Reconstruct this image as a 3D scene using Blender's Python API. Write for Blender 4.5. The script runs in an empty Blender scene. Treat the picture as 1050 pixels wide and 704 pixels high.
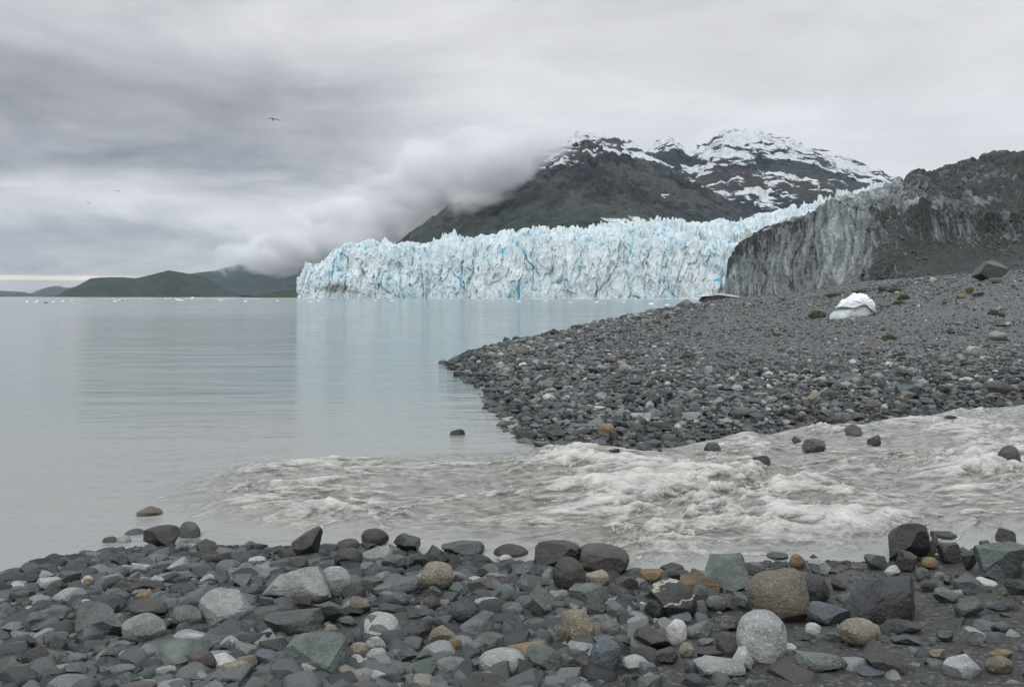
import bpy, math, random
import numpy as np
from mathutils import Vector, Euler

SC = bpy.context.scene
COL = SC.collection
R = math.radians
rng = np.random.default_rng(7)

# ------------------------------------------------------------------ camera
F = 909.0                     # focal length in pixels of a 1050 px wide picture
HZ = 304.0                    # row of the horizon
CAMH = 2.0                    # eye height above the water
cam = bpy.data.cameras.new('camera')
cam.sensor_width = 36.0
cam.lens = F / 1050 * 36.0
cam.shift_y = -(352 - HZ) / 1050
cam.clip_start = 0.05
cam.clip_end = 60000
co = bpy.data.objects.new('camera', cam)
COL.objects.link(co)
co.location = (0, 0, CAMH)
co.rotation_euler = (R(90), 0, 0)
SC.camera = co

# ------------------------------------------------------------------ light, exposure
SUN_EL, SUN_AZ = R(50), R(205)          # azimuth clockwise from +Y
SC.view_settings.view_transform = 'Standard'
SC.view_settings.look = 'None'
SC.view_settings.exposure = 0.0
SC.view_settings.gamma = 1.0
SC.view_settings.use_curve_mapping = False
SC.render.engine = 'CYCLES'
SC.cycles.max_bounces = 12
SC.cycles.diffuse_bounces = 2
SC.cycles.glossy_bounces = 2
SC.cycles.transmission_bounces = 2
SC.cycles.volume_bounces = 10
SC.cycles.transparent_max_bounces = 6
SC.cycles.volume_step_rate = 1.0
SC.cycles.use_denoising = True
SC.cycles.denoiser = 'OPENIMAGEDENOISE'
SC.cycles.denoising_input_passes = 'RGB_ALBEDO_NORMAL'
SC.cycles.denoising_prefilter = 'ACCURATE'


def N(nt, kind, inp=None, **props):
    n = nt.nodes.new(kind)
    for k, v in props.items():
        setattr(n, k, v)
    for k, v in (inp or {}).items():
        s = n.inputs[k]
        if isinstance(v, bpy.types.NodeSocket):
            nt.links.new(v, s)
        else:
            s.default_value = v
    return n


def M(nt, op, a, b=0.0, c=None, clamp=False):
    n = nt.nodes.new('ShaderNodeMath')
    n.operation = op
    n.use_clamp = clamp
    for i, v in enumerate((a, b, c)):
        if v is None:
            continue
        if isinstance(v, bpy.types.NodeSocket):
            nt.links.new(v, n.inputs[i])
        else:
            n.inputs[i].default_value = v
    return n.outputs[0]


def SS(nt, v, lo, hi, a=0.0, b=1.0, interp='SMOOTHSTEP'):
    n = nt.nodes.new('ShaderNodeMapRange')
    n.interpolation_type = interp
    nt.links.new(v, n.inputs['Value'])
    n.inputs['From Min'].default_value = lo
    n.inputs['From Max'].default_value = hi
    n.inputs['To Min'].default_value = a
    n.inputs['To Max'].default_value = b
    return n.outputs[0]


def MIX(nt, fac, a, b, blend='MIX'):
    n = nt.nodes.new('ShaderNodeMix')
    n.data_type = 'RGBA'
    n.blend_type = blend
    for s, v in ((n.inputs[0], fac), (n.inputs[6], a), (n.inputs[7], b)):
        if isinstance(v, bpy.types.NodeSocket):
            nt.links.new(v, s)
        elif isinstance(v, (int, float)):
            s.default_value = v
        else:
            s.default_value = (*v, 1.0) if len(v) == 3 else v
    return n.outputs[2]


def NOISE(nt, vec, scale, detail=4, rough=0.55, dist=0.0):
    n = N(nt, 'ShaderNodeTexNoise', {'Scale': scale, 'Detail': detail, 'Roughness': rough, 'Distortion': dist})
    if vec is not None:
        nt.links.new(vec, n.inputs['Vector'])
    return n.outputs[0]


def MAP(nt, vec, scale=(1, 1, 1), loc=(0, 0, 0), rot=(0, 0, 0)):
    n = N(nt, 'ShaderNodeMapping', {'Scale': scale, 'Location': loc, 'Rotation': rot})
    nt.links.new(vec, n.inputs['Vector'])
    return n.outputs[0]


# --- world: Nishita daylight under a layered overcast deck
W = bpy.data.worlds.new('World')
SC.world = W
W.use_nodes = True
nt = W.node_tree
nt.nodes.clear()
sky = nt.nodes.new('ShaderNodeTexSky')
sky.sky_type = 'NISHITA'
sky.sun_disc = False
sky.sun_elevation = SUN_EL
sky.sun_rotation = SUN_AZ
clear = N(nt, 'ShaderNodeVectorMath', {0: sky.outputs[0], 'Scale': 0.09}, operation='SCALE').outputs[0]
tc = nt.nodes.new('ShaderNodeTexCoord').outputs['Generated']
sep = N(nt, 'ShaderNodeSeparateXYZ', {0: tc})
dx, dy, dz = sep.outputs
den = M(nt, 'ADD', M(nt, 'MAXIMUM', dz, 0.0), 0.07)
px = M(nt, 'DIVIDE', dx, den)
py = M(nt, 'DIVIDE', dy, den)
pl = N(nt, 'ShaderNodeCombineXYZ', {0: px, 1: py, 2: 0.0}).outputs[0]
n1 = NOISE(nt, MAP(nt, pl, (0.55, 0.75, 1), (3.1, 1.7, 0)), 0.8, 5, 0.55, 0.4)
n2 = NOISE(nt, MAP(nt, tc, (2.2, 2.2, 6.5), (0.4, 0.2, 0.35)), 2.0, 8, 0.60, 0.4)
n3 = NOISE(nt, MAP(nt, pl, (0.3, 1.1, 1), (7.1, 0.7, 0)), 1.7, 4, 0.5, 0.6)
wob = M(nt, 'MULTIPLY_ADD', n2, 0.07, -0.035)
el = M(nt, 'ADD', dz, wob)
left = SS(nt, M(nt, 'ADD', dx, M(nt, 'MULTIPLY_ADD', n1, 0.16, -0.08)), 0.0, -0.30)          # grey side of the deck
darkband = M(nt, 'MULTIPLY', SS(nt, el, 0.10, 0.135), SS(nt, el, 0.32, 0.20))
lowband = M(nt, 'MULTIPLY', SS(nt, el, 0.085, 0.06), SS(nt, dx, 0.10, -0.10))
b = M(nt, 'ADD', 0.795, M(nt, 'MULTIPLY', M(nt, 'MULTIPLY', left, darkband), -0.32))
b = M(nt, 'ADD', b, M(nt, 'MULTIPLY', left, -0.08))
b = M(nt, 'ADD', b, M(nt, 'MULTIPLY', lowband, -0.17))
b = M(nt, 'ADD', b, M(nt, 'MULTIPLY', SS(nt, dz, 0.24, 0.34), -0.06))
b = M(nt, 'ADD', b, M(nt, 'MULTIPLY_ADD', n1, 0.12, -0.06))
b = M(nt, 'ADD', b, M(nt, 'MULTIPLY_ADD', n2, 0.46, -0.23))
b = M(nt, 'ADD', b, M(nt, 'MULTIPLY_ADD', n3, 0.06, -0.03))
n4 = NOISE(nt, MAP(nt, tc, (2.6, 2.6, 10.0), (1.4, 0.2, 0.8)), 3.0, 9, 0.62, 0.3)
b = M(nt, 'ADD', b, M(nt, 'MULTIPLY', M(nt, 'MULTIPLY_ADD', n4, 0.62, -0.31), M(nt, 'MULTIPLY', SS(nt, dz, 0.26, 0.10), SS(nt, dx, 0.15, -0.12))))
strip = M(nt, 'MULTIPLY', M(nt, 'MULTIPLY', SS(nt, dz, 0.0155, 0.0175), SS(nt, dz, 0.0225, 0.0195)), SS(nt, dx, -0.33, -0.42))
b = M(nt, 'ADD', b, M(nt, 'MULTIPLY', strip, 0.30))
b = M(nt, 'MULTIPLY', b, SS(nt, dz, 0.36, 0.95, 1.0, 1.95))                          # overcast sky is brightest overhead
b = M(nt, 'MULTIPLY', b, SS(nt, dz, -0.10, -0.01, 0.12, 1.0))
cool = MIX(nt, SS(nt, b, 0.38, 0.72), (0.945, 0.958, 1.042), (0.985, 0.983, 1.015))
cool = MIX(nt, strip, cool, (1.05, 0.97, 0.85))
cool = MIX(nt, SS(nt, dz, 0.33, 0.6), cool, (0.94, 0.995, 1.05))
cl = N(nt, 'ShaderNodeVectorMath', {0: cool, 'Scale': 1.0}, operation='SCALE')
nt.links.new(b, cl.inputs['Scale'])
skyc = MIX(nt, 0.94, clear, cl.outputs[0])
bg = N(nt, 'ShaderNodeBackground', {'Color': skyc, 'Strength': 1.0})
wo = nt.nodes.new('ShaderNodeOutputWorld')
nt.links.new(bg.outputs[0], wo.inputs['Surface'])

sl = bpy.data.lights.new('sun', 'SUN')
sl.energy = 1.5
sl.angle = R(25)
sl.color = (1.0, 0.985, 0.955)
so = bpy.data.objects.new('sun', sl)
COL.objects.link(so)
d = Vector((math.sin(SUN_AZ) * math.cos(SUN_EL), math.cos(SUN_AZ) * math.cos(SUN_EL), math.sin(SUN_EL)))
so.rotation_euler = d.to_track_quat('Z', 'Y').to_euler()
so.location = (-20, -40, 60)


# ------------------------------------------------------------------ helpers
def _h(ix, iy, iz, seed):
    s = np.uint32((int(seed) * 2654435761 + 12345) & 0xFFFFFFFF)
    with np.errstate(over='ignore'):
        h = (ix.astype(np.int64).astype(np.uint32) * np.uint32(374761393)
             + iy.astype(np.int64).astype(np.uint32) * np.uint32(668265263)
             + iz.astype(np.int64).astype(np.uint32) * np.uint32(2147483647) + s)
        h = (h ^ (h >> np.uint32(13))) * np.uint32(1274126177)
        h = (h ^ (h >> np.uint32(16))) * np.uint32(2246822519)
        h = h ^ (h >> np.uint32(15))
    return h


def vnoise(p, seed=0):
    """smooth gradient-free value noise, range -1..1, p (...,3)"""
    p = np.asarray(p, dtype=np.float64)
    i = np.floor(p)
    f = p - i
    w = f * f * f * (f * (f * 6 - 15) + 10)
    x0, y0, z0 = i[..., 0], i[..., 1], i[..., 2]
    out = 0
    for a in (0, 1):
        wx = w[..., 0] if a else 1 - w[..., 0]
        for b_ in (0, 1):
            wy = w[..., 1] if b_ else 1 - w[..., 1]
            for c in (0, 1):
                wz = w[..., 2] if c else 1 - w[..., 2]
                h = _h(x0 + a, y0 + b_, z0 + c, seed)
                gx = (h & np.uint32(1023)).astype(np.float64) / 511.5 - 1
                gy = ((h >> np.uint32(10)) & np.uint32(1023)).astype(np.float64) / 511.5 - 1
                gz = ((h >> np.uint32(20)) & np.uint32(1023)).astype(np.float64) / 511.5 - 1
                out = out + wx * wy * wz * (gx * (f[..., 0] - a) + gy * (f[..., 1] - b_) + gz * (f[..., 2] - c))
    return np.clip(out * 1.35, -1, 1)


def fbm(p, octv=4, seed=0, lac=2.03, gain=0.5):
    p = np.asarray(p, dtype=np.float64)
    s, a, t = 0, 1.0, 0.0
    for k in range(octv):
        s = s + a * vnoise(p * lac ** k + 17.3 * k, seed + k)
        t += a
        a *= gain
    return s / t


def ridged(p, octv=4, seed=0, lac=2.03, gain=0.5):
    p = np.asarray(p, dtype=np.float64)
    s, a, t = 0, 1.0, 0.0
    for k in range(octv):
        s = s + a * (1 - 2 * np.abs(vnoise(p * lac ** k + 31.7 * k, seed + k)))
        t += a
        a *= gain
    return s / t


def worley(p, seed=0):
    """returns F1, F2, random id 0..1 of the nearest cell; p (...,3)"""
    p = np.asarray(p, dtype=np.float64)
    i = np.floor(p)
    f1 = np.full(p.shape[:-1], 9.0)
    f2 = np.full(p.shape[:-1], 9.0)
    rid = np.zeros(p.shape[:-1])
    for a in (-1, 0, 1):
        for b_ in (-1, 0, 1):
            for c in (-1, 0, 1):
                cx, cy, cz = i[..., 0] + a, i[..., 1] + b_, i[..., 2] + c
                h = _h(cx, cy, cz, seed)
                q = np.stack([cx + (h & np.uint32(1023)) / 1023.0, cy + ((h >> np.uint32(10)) & np.uint32(1023)) / 1023.0,
                              cz + ((h >> np.uint32(20)) & np.uint32(1023)) / 1023.0], -1)
                d_ = np.sqrt(((p - q) ** 2).sum(-1))
                h2 = (_h(cx, cy, cz, seed + 77) & np.uint32(0xFFFF)) / 65535.0
                near = d_ < f1
                f2 = np.where(near, f1, np.minimum(f2, d_))
                rid = np.where(near, h2, rid)
                f1 = np.where(near, d_, f1)
    return f1, f2, rid


def sstep(x, lo, hi):
    t = np.clip((x - lo) / (hi - lo), 0, 1)
    return t * t * (3 - 2 * t)


def P3(x, y, z):
    return np.stack(np.broadcast_arrays(x, y, z), -1).astype(np.float64)


def mesh_np(name, v, f, smooth=True, attrs=None):
    v = np.asarray(v, dtype=np.float32).reshape(-1, 3)
    f = np.asarray(f, dtype=np.int32)
    n, k = f.shape
    me = bpy.data.meshes.new(name)
    me.vertices.add(len(v))
    me.vertices.foreach_set('co', v.ravel())
    me.loops.add(n * k)
    me.loops.foreach_set('vertex_index', f.ravel())
    me.polygons.add(n)
    me.polygons.foreach_set('loop_start', np.arange(0, n * k, k, dtype=np.int32))
    me.update(calc_edges=True)
    me.polygons.foreach_set('use_smooth', np.full(n, smooth, dtype=bool))
    for an, av in (attrs or {}).items():
        av = np.asarray(av, dtype=np.float32)
        if av.ndim == 1:
            a = me.attributes.new(an, 'FLOAT', 'POINT')
            a.data.foreach_set('value', av)
        else:
            a = me.attributes.new(an, 'FLOAT_COLOR', 'POINT')
            a.data.foreach_set('color', np.concatenate([av, np.ones((len(av), 1), np.float32)], 1).ravel())
    me.validate()
    return me


def grid_faces(nr, nc, flip=False):
    i = np.arange((nr - 1) * (nc - 1))
    r, c = i // (nc - 1), i % (nc - 1)
    a = r * nc + c
    q = np.stack([a, a + 1, a + nc + 1, a + nc], 1)
    return q[:, ::-1] if flip else q


def link(name, me, mat, parent=None):
    o = bpy.data.objects.new(name, me)
    COL.objects.link(o)
    if mat is not None and len(me.materials) == 0:
        me.materials.append(mat)
    if parent is not None:
        o.parent = parent
    return o


def tag(o, label=None, cat=None, group=None, kind=None):
    for k, v in (('label', label), ('category', cat), ('group', group), ('kind', kind)):
        if v:
            o[k] = v
    return o


def new_mat(name):
    m = bpy.data.materials.new(name)
    m.use_nodes = True
    t = m.node_tree
    t.nodes.clear()
    out = t.nodes.new('ShaderNodeOutputMaterial')
    p = t.nodes.new('ShaderNodeBsdfPrincipled')
    t.links.new(p.outputs[0], out.inputs['Surface'])
    return m, t, p, out


def bump(t, p, h, dist, strength=1.0):
    bn = N(t, 'ShaderNodeBump', {'Height': h, 'Distance': dist, 'Strength': strength})
    t.links.new(bn.outputs[0], p.inputs['Normal'])
    return bn


def interp(u, pts):
    pts = np.asarray(pts, float)
    return np.interp(u, pts[:, 0], pts[:, 1])


def sdf_poly(X, Y, poly):
    """signed distance, positive inside"""
    poly = np.asarray(poly, float)
    d2 = np.full(X.shape, 1e18)
    ins = np.zeros(X.shape, bool)
    n = len(poly)
    for k in range(n):
        ax, ay = poly[k]
        bx, by = poly[(k + 1) % n]
        ex, ey = bx - ax, by - ay
        t_ = np.clip(((X - ax) * ex + (Y - ay) * ey) / (ex * ex + ey * ey + 1e-12), 0, 1)
        d2 = np.minimum(d2, (X - ax - t_ * ex) ** 2 + (Y - ay - t_ * ey) ** 2)
        c = ((ay > Y) != (by > Y))
        with np.errstate(divide='ignore', invalid='ignore'):
            xi = ax + (Y - ay) * ex / (ey if abs(ey) > 1e-12 else 1e-12)
        ins ^= c & (X < xi)
    d_ = np.sqrt(d2)
    return np.where(ins, d_, -d_)


def w2p(u, v):
    """plan position of the water level seen at a spot of the survey sketch"""
    Y = F * CAMH / (np.asarray(v, float) - HZ)
    return (np.asarray(u, float) - 525) / F * Y, Y


# ------------------------------------------------------------------ plan of the ground
NEAR = np.array([(-700, 700), (-300, 640), (-100, 612), (13, 590), (60, 576), (110, 568), (150, 566), (200, 563), (250, 565), (300, 570),
                 (360, 566), (430, 568), (480, 575), (560, 584), (640, 592), (700, 588), (760, 582), (820, 577), (870, 574),
                 (920, 570), (960, 563), (1040, 556), (1150, 548), (1400, 530)], float)
nx, ny = w2p(NEAR[:, 0], NEAR[:, 1])
BAY = [(462, 372), (480, 364), (530, 350), (600, 335), (660, 322), (700, 316), (722, 312.2), (736, 310.6)]
RIV = [(1300, 391), (1050, 413), (900, 429), (820, 439), (760, 449), (700, 456), (620, 460), (580, 458), (548, 452), (533, 440), (520, 424),
       (500, 401), (485, 389), (470, 379)]
bx_, by_ = w2p(*np.array(BAY).T)
rx_, ry_ = w2p(*np.array(RIV).T)
FAR = list(zip(bx_, by_)) + [(75, 330), (110, 460), (500, 520), (700, 300), (400, 140)] + list(zip(rx_, ry_))


def ground_z(X, Y):
    X = np.asarray(X, float)
    Y = np.asarray(Y, float)
    ys = np.interp(X, nx, ny)
    dn = ys - Y
    dn = dn + 0.22 * vnoise(P3(X * 0.9, Y * 0.9, 0.5), 3) + 0.08 * vnoise(P3(X * 3, Y * 3, 1.5), 4)
    zn = np.where(dn > 0, 0.10 * dn + 0.02 * np.minimum(dn, 1), 0.16 * dn)
    df = sdf_poly(X, Y, FAR)
    df = df + np.clip(0.03 * Y, 0.2, 1.5) * 0.35 * vnoise(P3(X * 0.6, Y * 0.6, 2.5), 5)
    dp = np.maximum(df, 0)
    zf = 0.33 * (1 - np.exp(-dp / 1.6)) + 0.0033 * np.minimum(dp, 34) ** 2 + np.maximum(dp - 34, 0) * 0.03
    zf = zf + 0.008 * np.clip(Y - 60, 0, 160) * np.minimum(1, dp / 6)
    zf = np.where(df > 0, zf, 0.14 * df)
    z = np.maximum(zn, zf)
    rough = 0.016 * fbm(P3(X * 4.0, Y * 4.0, 0.0), 3, 8) + 0.03 * vnoise(P3(X * 0.8, Y * 0.8, 4.0), 9)
    rough = rough * np.clip(1 + Y / 40.0, 1, 4)
    return np.maximum(z, -2.5) + rough * (z > -1)


_YS = np.exp(np.linspace(math.log(2.2), math.log(420), 2600))


def spot(u, v):
    """ground point under a spot of the survey sketch"""
    X = (u - 525) / F * _YS
    vv = HZ + F * (CAMH - np.maximum(ground_z(X, _YS), -0.02)) / _YS
    k = int(np.argmax(vv <= v)) if (vv <= v).any() else len(_YS) - 1
    return X[k], _YS[k], float(ground_z(X[k], _YS[k]))


# ------------------------------------------------------------------ ground
def fan(us, ys):
    U, Yg = np.meshgrid(us, ys)
    return (U - 525) / F * Yg, Yg


us = np.concatenate([np.linspace(-2600, -120, 60), np.linspace(-100, 1150, 640), np.linspace(1170, 3600, 60)])
ys = np.concatenate([np.linspace(0.6, 2.6, 14), np.exp(np.linspace(math.log(2.65), math.log(340), 620)), np.exp(np.linspace(math.log(360), math.log(15500), 60))])
X, Y = fan(us, ys)
Z = ground_z(X, Y)
dshore = np.minimum(np.abs(np.interp(X, nx, ny) - Y), 9.0)
dshore = np.minimum(dshore, np.abs(sdf_poly(X, Y, FAR)) * 0.6)
wet = 1 - sstep(dshore + 0.35 * vnoise(P3(X * 1.6, Y * 1.6, 7.0), 12), 0.15, 0.9)
gm, t, p, _ = new_mat('wet_sand_and_grit')
pos = N(t, 'ShaderNodeNewGeometry').outputs['Position']
g1 = NOISE(t, pos, 1.1, 5, 0.6)
g2 = NOISE(t, pos, 38.0, 4, 0.7)
g3 = NOISE(t, pos, 9.0, 4, 0.65)
c = MIX(t, SS(t, g1, 0.35, 0.65), (0.026, 0.025, 0.0235), (0.048, 0.046, 0.044))
c = MIX(t, SS(t, g2, 0.52, 0.68), c, (0.15, 0.148, 0.14))
c = MIX(t, SS(t, g2, 0.46, 0.34), c, (0.028, 0.027, 0.027))
sx = N(t, 'ShaderNodeSeparateXYZ', {0: pos}).outputs
c = MIX(t, SS(t, sx[1], 10, 26, 0.0, 0.65), c, MIX(t, SS(t, NOISE(t, pos, 6.0, 6, 0.75), 0.42, 0.62), (0.060, 0.063, 0.063), (0.195, 0.201, 0.200)))
wa = N(t, 'ShaderNodeAttribute', attribute_name='wet').outputs['Fac']
c = MIX(t, M(t, 'MULTIPLY', wa, 0.55), c, (0.016, 0.016, 0.016))
t.links.new(c, p.inputs['Base Color'])
t.links.new(M(t, 'SUBTRACT', SS(t, g1, 0.3, 0.7, 0.62, 0.9), M(t, 'MULTIPLY', wa, 0.42)), p.inputs['Roughness'])
bump(t, p, M(t, 'ADD', M(t, 'MULTIPLY', g2, 0.6), g3), 0.03, 0.9)
tag(link('ground', mesh_np('ground', P3(X, Y, Z), grid_faces(len(ys), len(us)), attrs={'wet': wet.ravel()}), gm), kind='structure')

# ------------------------------------------------------------------ water
ROCKY = []       # (x, y, radius) of stones standing in the stream, filled later from the table


def river_mask(X, Y):
    """how wild the water is, 0 calm .. 1 white water, from the plan of the stream"""
    u = 525 + F * X / Y
    v = HZ + F * CAMH / Y
    top = interp(u, [(100, 518), (150, 505), (200, 490), (260, 474), (330, 470), (420, 466), (500, 466), (560, 462), (640, 463), (700, 458), (760, 450), (820, 440),
                     (900, 430), (1050, 414), (1300, 392)])
    bot = interp(u, [(150, 520), (200, 532), (260, 540), (330, 545), (430, 550), (520, 562), (600, 575), (650, 580), (700, 577), (760, 570), (860, 566),
                     (930, 557), (1050, 550), (1300, 530)])
    w = 14 + 10 * vnoise(P3(X * 0.8, Y * 0.8, 9.1), 21)
    m = sstep(v, top - 2, top + w) * sstep(-v, -bot - 11, -bot + 14)
    m = m * sstep(u + 40 * vnoise(P3(X * 1.3, Y * 1.3, 2.2), 23), 105, 300)
    return m


us_w = np.concatenate([np.linspace(-2600, -120, 50), np.linspace(-100, 1150, 1150), np.linspace(1170, 3600, 50)])
ys_w = np.concatenate([np.linspace(1.5, 6.0, 24), F * CAMH / np.linspace(303, 90, 520)[1:], np.exp(np.linspace(math.log(20.2), math.log(15400), 260))])
ys_w = np.sort(ys_w)
X, Y = fan(us_w, ys_w)
rm = river_mask(X, Y)
# flow runs from the right to the left and slightly towards the viewer: warp the field along it
fx, fy = X * 0.93 + Y * 0.30, -X * 0.30 + Y * 0.93
w1 = fbm(P3(fx * 0.55, fy * 0.75, 0.0), 2, 40)
w2 = fbm(P3(fx * 0.5, fy * 0.6, 5.0), 2, 44)
qx, qy = fx + 0.9 * w1, fy + 0.55 * w2
st = ridged(P3(qx * 0.55, qy * 0.95, 0.3), 3, 50, gain=0.48)             # standing waves
bl = 1 - 2 * np.abs(fbm(P3(qx * 1.3, qy * 3.0, 1.1), 3, 55))             # churning lumps
fine = fbm(P3(qx * 3.4, qy * 9.0, 2.0), 4, 60, gain=0.58)
hole = fbm(P3(qx * 0.35, qy * 0.45, 7.0), 2, 66)
amp = np.clip(0.65 + 0.9 * hole, 0.2, 1.5)
hgt = rm * amp * 0.98 * (0.20 * np.where(st > 0, st, 0.6 * st) + 0.125 * bl + 0.070 * fine) - rm * 0.02
# quiet water: low ripples
rip = 0.006 * fbm(P3(fx * 1.3, fy * 3.5, 3.0), 3, 70) + 0.004 * fbm(P3(fx * 5, fy * 11, 4.0), 2, 75)
hgt = hgt + rip * (1 - rm) * sstep(-Y, -19, -9)
slope_x = np.zeros_like(hgt)
_in = rm > 0.5


def zs(f):
    return (f - f[_in].mean()) / f[_in].std()


stn, bln, fin, hon = zs(st), zs(bl), zs(fine), zs(hole)
fv = 0.6 * stn + 0.5 * bln + 0.5 * fin + 0.45 * hon
foam = rm * np.clip((fv + 0.9 * (rm - 0.8) + 0.18) / 2.8, 0, 1)
lace = 1 - np.abs(zs(fbm(P3(qx * 2.2, qy * 5.0, 8.0), 4, 81))) * 3.2
foam = np.maximum(foam, rm * sstep(lace, 0.2, 0.95) * sstep(hon + 0.6 * fin, -0.4, 1.4) * 0.75)
edge = sstep(rm, 0.02, 0.3) * (1 - sstep(rm, 0.4, 0.9))
foam = np.maximum(foam, 0.5 * edge * sstep(zs(fbm(P3(qx * 4, qy * 10, 9.0), 3, 85)), 0.9, 1.8))
silt = sstep(-Y, -26, -9)
silt = np.maximum(silt, 0.65 * sstep(-(525 + F * X / Y), -330, -190))
silt = np.clip(np.maximum(silt, rm), 0, 1)
wm, t, p, out = new_mat('silty_glacial_water')
pos = N(t, 'ShaderNodeNewGeometry').outputs['Position']
af = N(t, 'ShaderNodeAttribute', attribute_name='foam').outputs['Fac']
asl = N(t, 'ShaderNodeAttribute', attribute_name='silt').outputs['Fac']
fn = NOISE(t, MAP(t, pos, (4.5, 15, 9), rot=(0, 0, -0.31)), 1.0, 5, 0.7)
fn2 = NOISE(t, MAP(t, pos, (15, 42, 26), rot=(0, 0, -0.31)), 1.0, 4, 0.7)
ff = M(t, 'ADD', af, M(t, 'MULTIPLY', M(t, 'ADD', M(t, 'ADD', fn, fn2), -1.0), 1.45))
ff = M(t, 'MULTIPLY', SS(t, ff, 0.05, 1.0, 0, 1, 'LINEAR'), SS(t, af, 0.02, 0.15))
base = MIX(t, asl, (0.138, 0.226, 0.243), (0.262, 0.270, 0.258))
base = MIX(t, SS(t, NOISE(t, MAP(t, pos, (0.35, 0.9, 1)), 1.0, 4, 0.5), 0.35, 0.7), base, MIX(t, 0.5, base, (0.26, 0.255, 0.225)))
base = MIX(t, M(t, 'MULTIPLY', asl, N(t, 'ShaderNodeAttribute', attribute_name='wild').outputs['Fac']), base, MIX(t, SS(t, fn, 0.36, 0.62), (0.135, 0.136, 0.122), (0.275, 0.270, 0.245)))
base = MIX(t, ff, base, (0.59, 0.58, 0.545))
t.links.new(base, p.inputs['Base Color'])
yy_ = N(t, 'ShaderNodeSeparateXYZ', {0: pos}).outputs[1]
rough = M(t, 'MAXIMUM', SS(t, ff, 0, 1, 0.07, 0.55, 'LINEAR'), SS(t, yy_, 20, 130, 0.05, 0.11))
t.links.new(rough, p.inputs['Roughness'])
p.inputs['IOR'].default_value = 1.33
r1 = NOISE(t, MAP(t, pos, (1.6, 4.2, 1), rot=(0, 0, 0.1)), 1.0, 4, 0.6)
r2 = NOISE(t, MAP(t, pos, (0.22, 0.75, 1), rot=(0, 0, -0.05)), 1.0, 4, 0.55)
r3 = NOISE(t, MAP(t, pos, (0.012, 0.05, 1)), 1.0, 3, 0.5)
rh = M(t, 'ADD', M(t, 'MULTIPLY', r1, 0.030), M(t, 'MULTIPLY', r2, M(t, 'MULTIPLY_ADD', SS(t, r3, 0.35, 0.65), 0.20, 0.06)))
rh = M(t, 'ADD', rh, M(t, 'MULTIPLY', M(t, 'MULTIPLY', SS(t, af, 0.0, 0.3, 0.15, 1.0), M(t, 'ADD', fn, fn2)), 0.026))
bump(t, p, rh, 1.0, 0.75)
tag(link('water', mesh_np('water', P3(X, Y, hgt), grid_faces(len(ys_w), len(us_w)),
                          attrs={'foam': foam.ravel(), 'silt': silt.ravel(), 'wild': rm.ravel()}), wm), kind='structure')


# ------------------------------------------------------------------ mountains and hills
def mountain(name, sky, yfront, yridge, mat, u0, u1, nu, nt_, seed, rough=0.16, gully=0.1, scale=1.0, jag=0.02, foot=-3.0, shape=1.0):
    u = np.linspace(u0, u1, nu)
    vs = interp(u, sky)
    t_ = np.concatenate([np.linspace(0, 1, nt_), np.linspace(1, 1.5, nt_ // 5)[1:]])
    U, T = np.meshgrid(u, t_)
    VS = np.broadcast_to(vs, U.shape)
    yr = yridge * (1 + 0.05 * np.interp(u, np.linspace(u0, u1, 9), np.random.default_rng(seed).uniform(-1, 1, 9)))
    Yg = yfront + (yr - yfront) * T
    Xg = (U - 525) / F * Yg
    H = np.maximum((HZ - VS) / F * yr + CAMH, 1.0)
    prof = np.where(T <= 1, np.sin(np.clip(T, 0, 1) * math.pi / 2) ** shape, 1 - (T - 1) * 1.3)
    Zg = H * prof
    q = P3(Xg, Yg, Zg * 0.5) / (700.0 * scale)
    rd = ridged(q * P3(1.5, 0.7, 0.9), 6, seed, gain=0.56)
    fb = fbm(q * 3.5, 5, seed + 20, gain=0.6)
    env = np.sin(np.clip(T, 0, 1) * math.pi) ** 0.7
    gu = ridged(P3(U / 26.0 + 0.5 * vnoise(q * 2, seed + 60), T * 1.6, 0.0), 4, seed + 61, gain=0.6)
    Zg = Zg + H * (gully * rd + 0.6 * gully * fb + 0.45 * gully * gu) * env + H * jag * fbm(q * 7, 4, seed + 30) * np.clip(T, 0, 1)
    Yg = Yg + rough * (yr - yfront) * 0.3 * rd * env
    want = (HZ - vs) / F
    have = ((Zg - CAMH) / Yg).max(0)
    k_ = want / np.maximum(have, 1e-5)
    kern = np.hanning(23)
    kern /= kern.sum()
    k_ = np.convolve(np.pad(np.clip(k_, 0.3, 1.6), 11, 'edge'), kern, 'valid')
    Zg = Zg * k_
    Zg = np.where(T < 0.004, foot, Zg)
    me = mesh_np(name, P3(Xg, Yg, Zg), grid_faces(len(t_), nu))
    return tag(link(name, me, mat), kind='structure')


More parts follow.
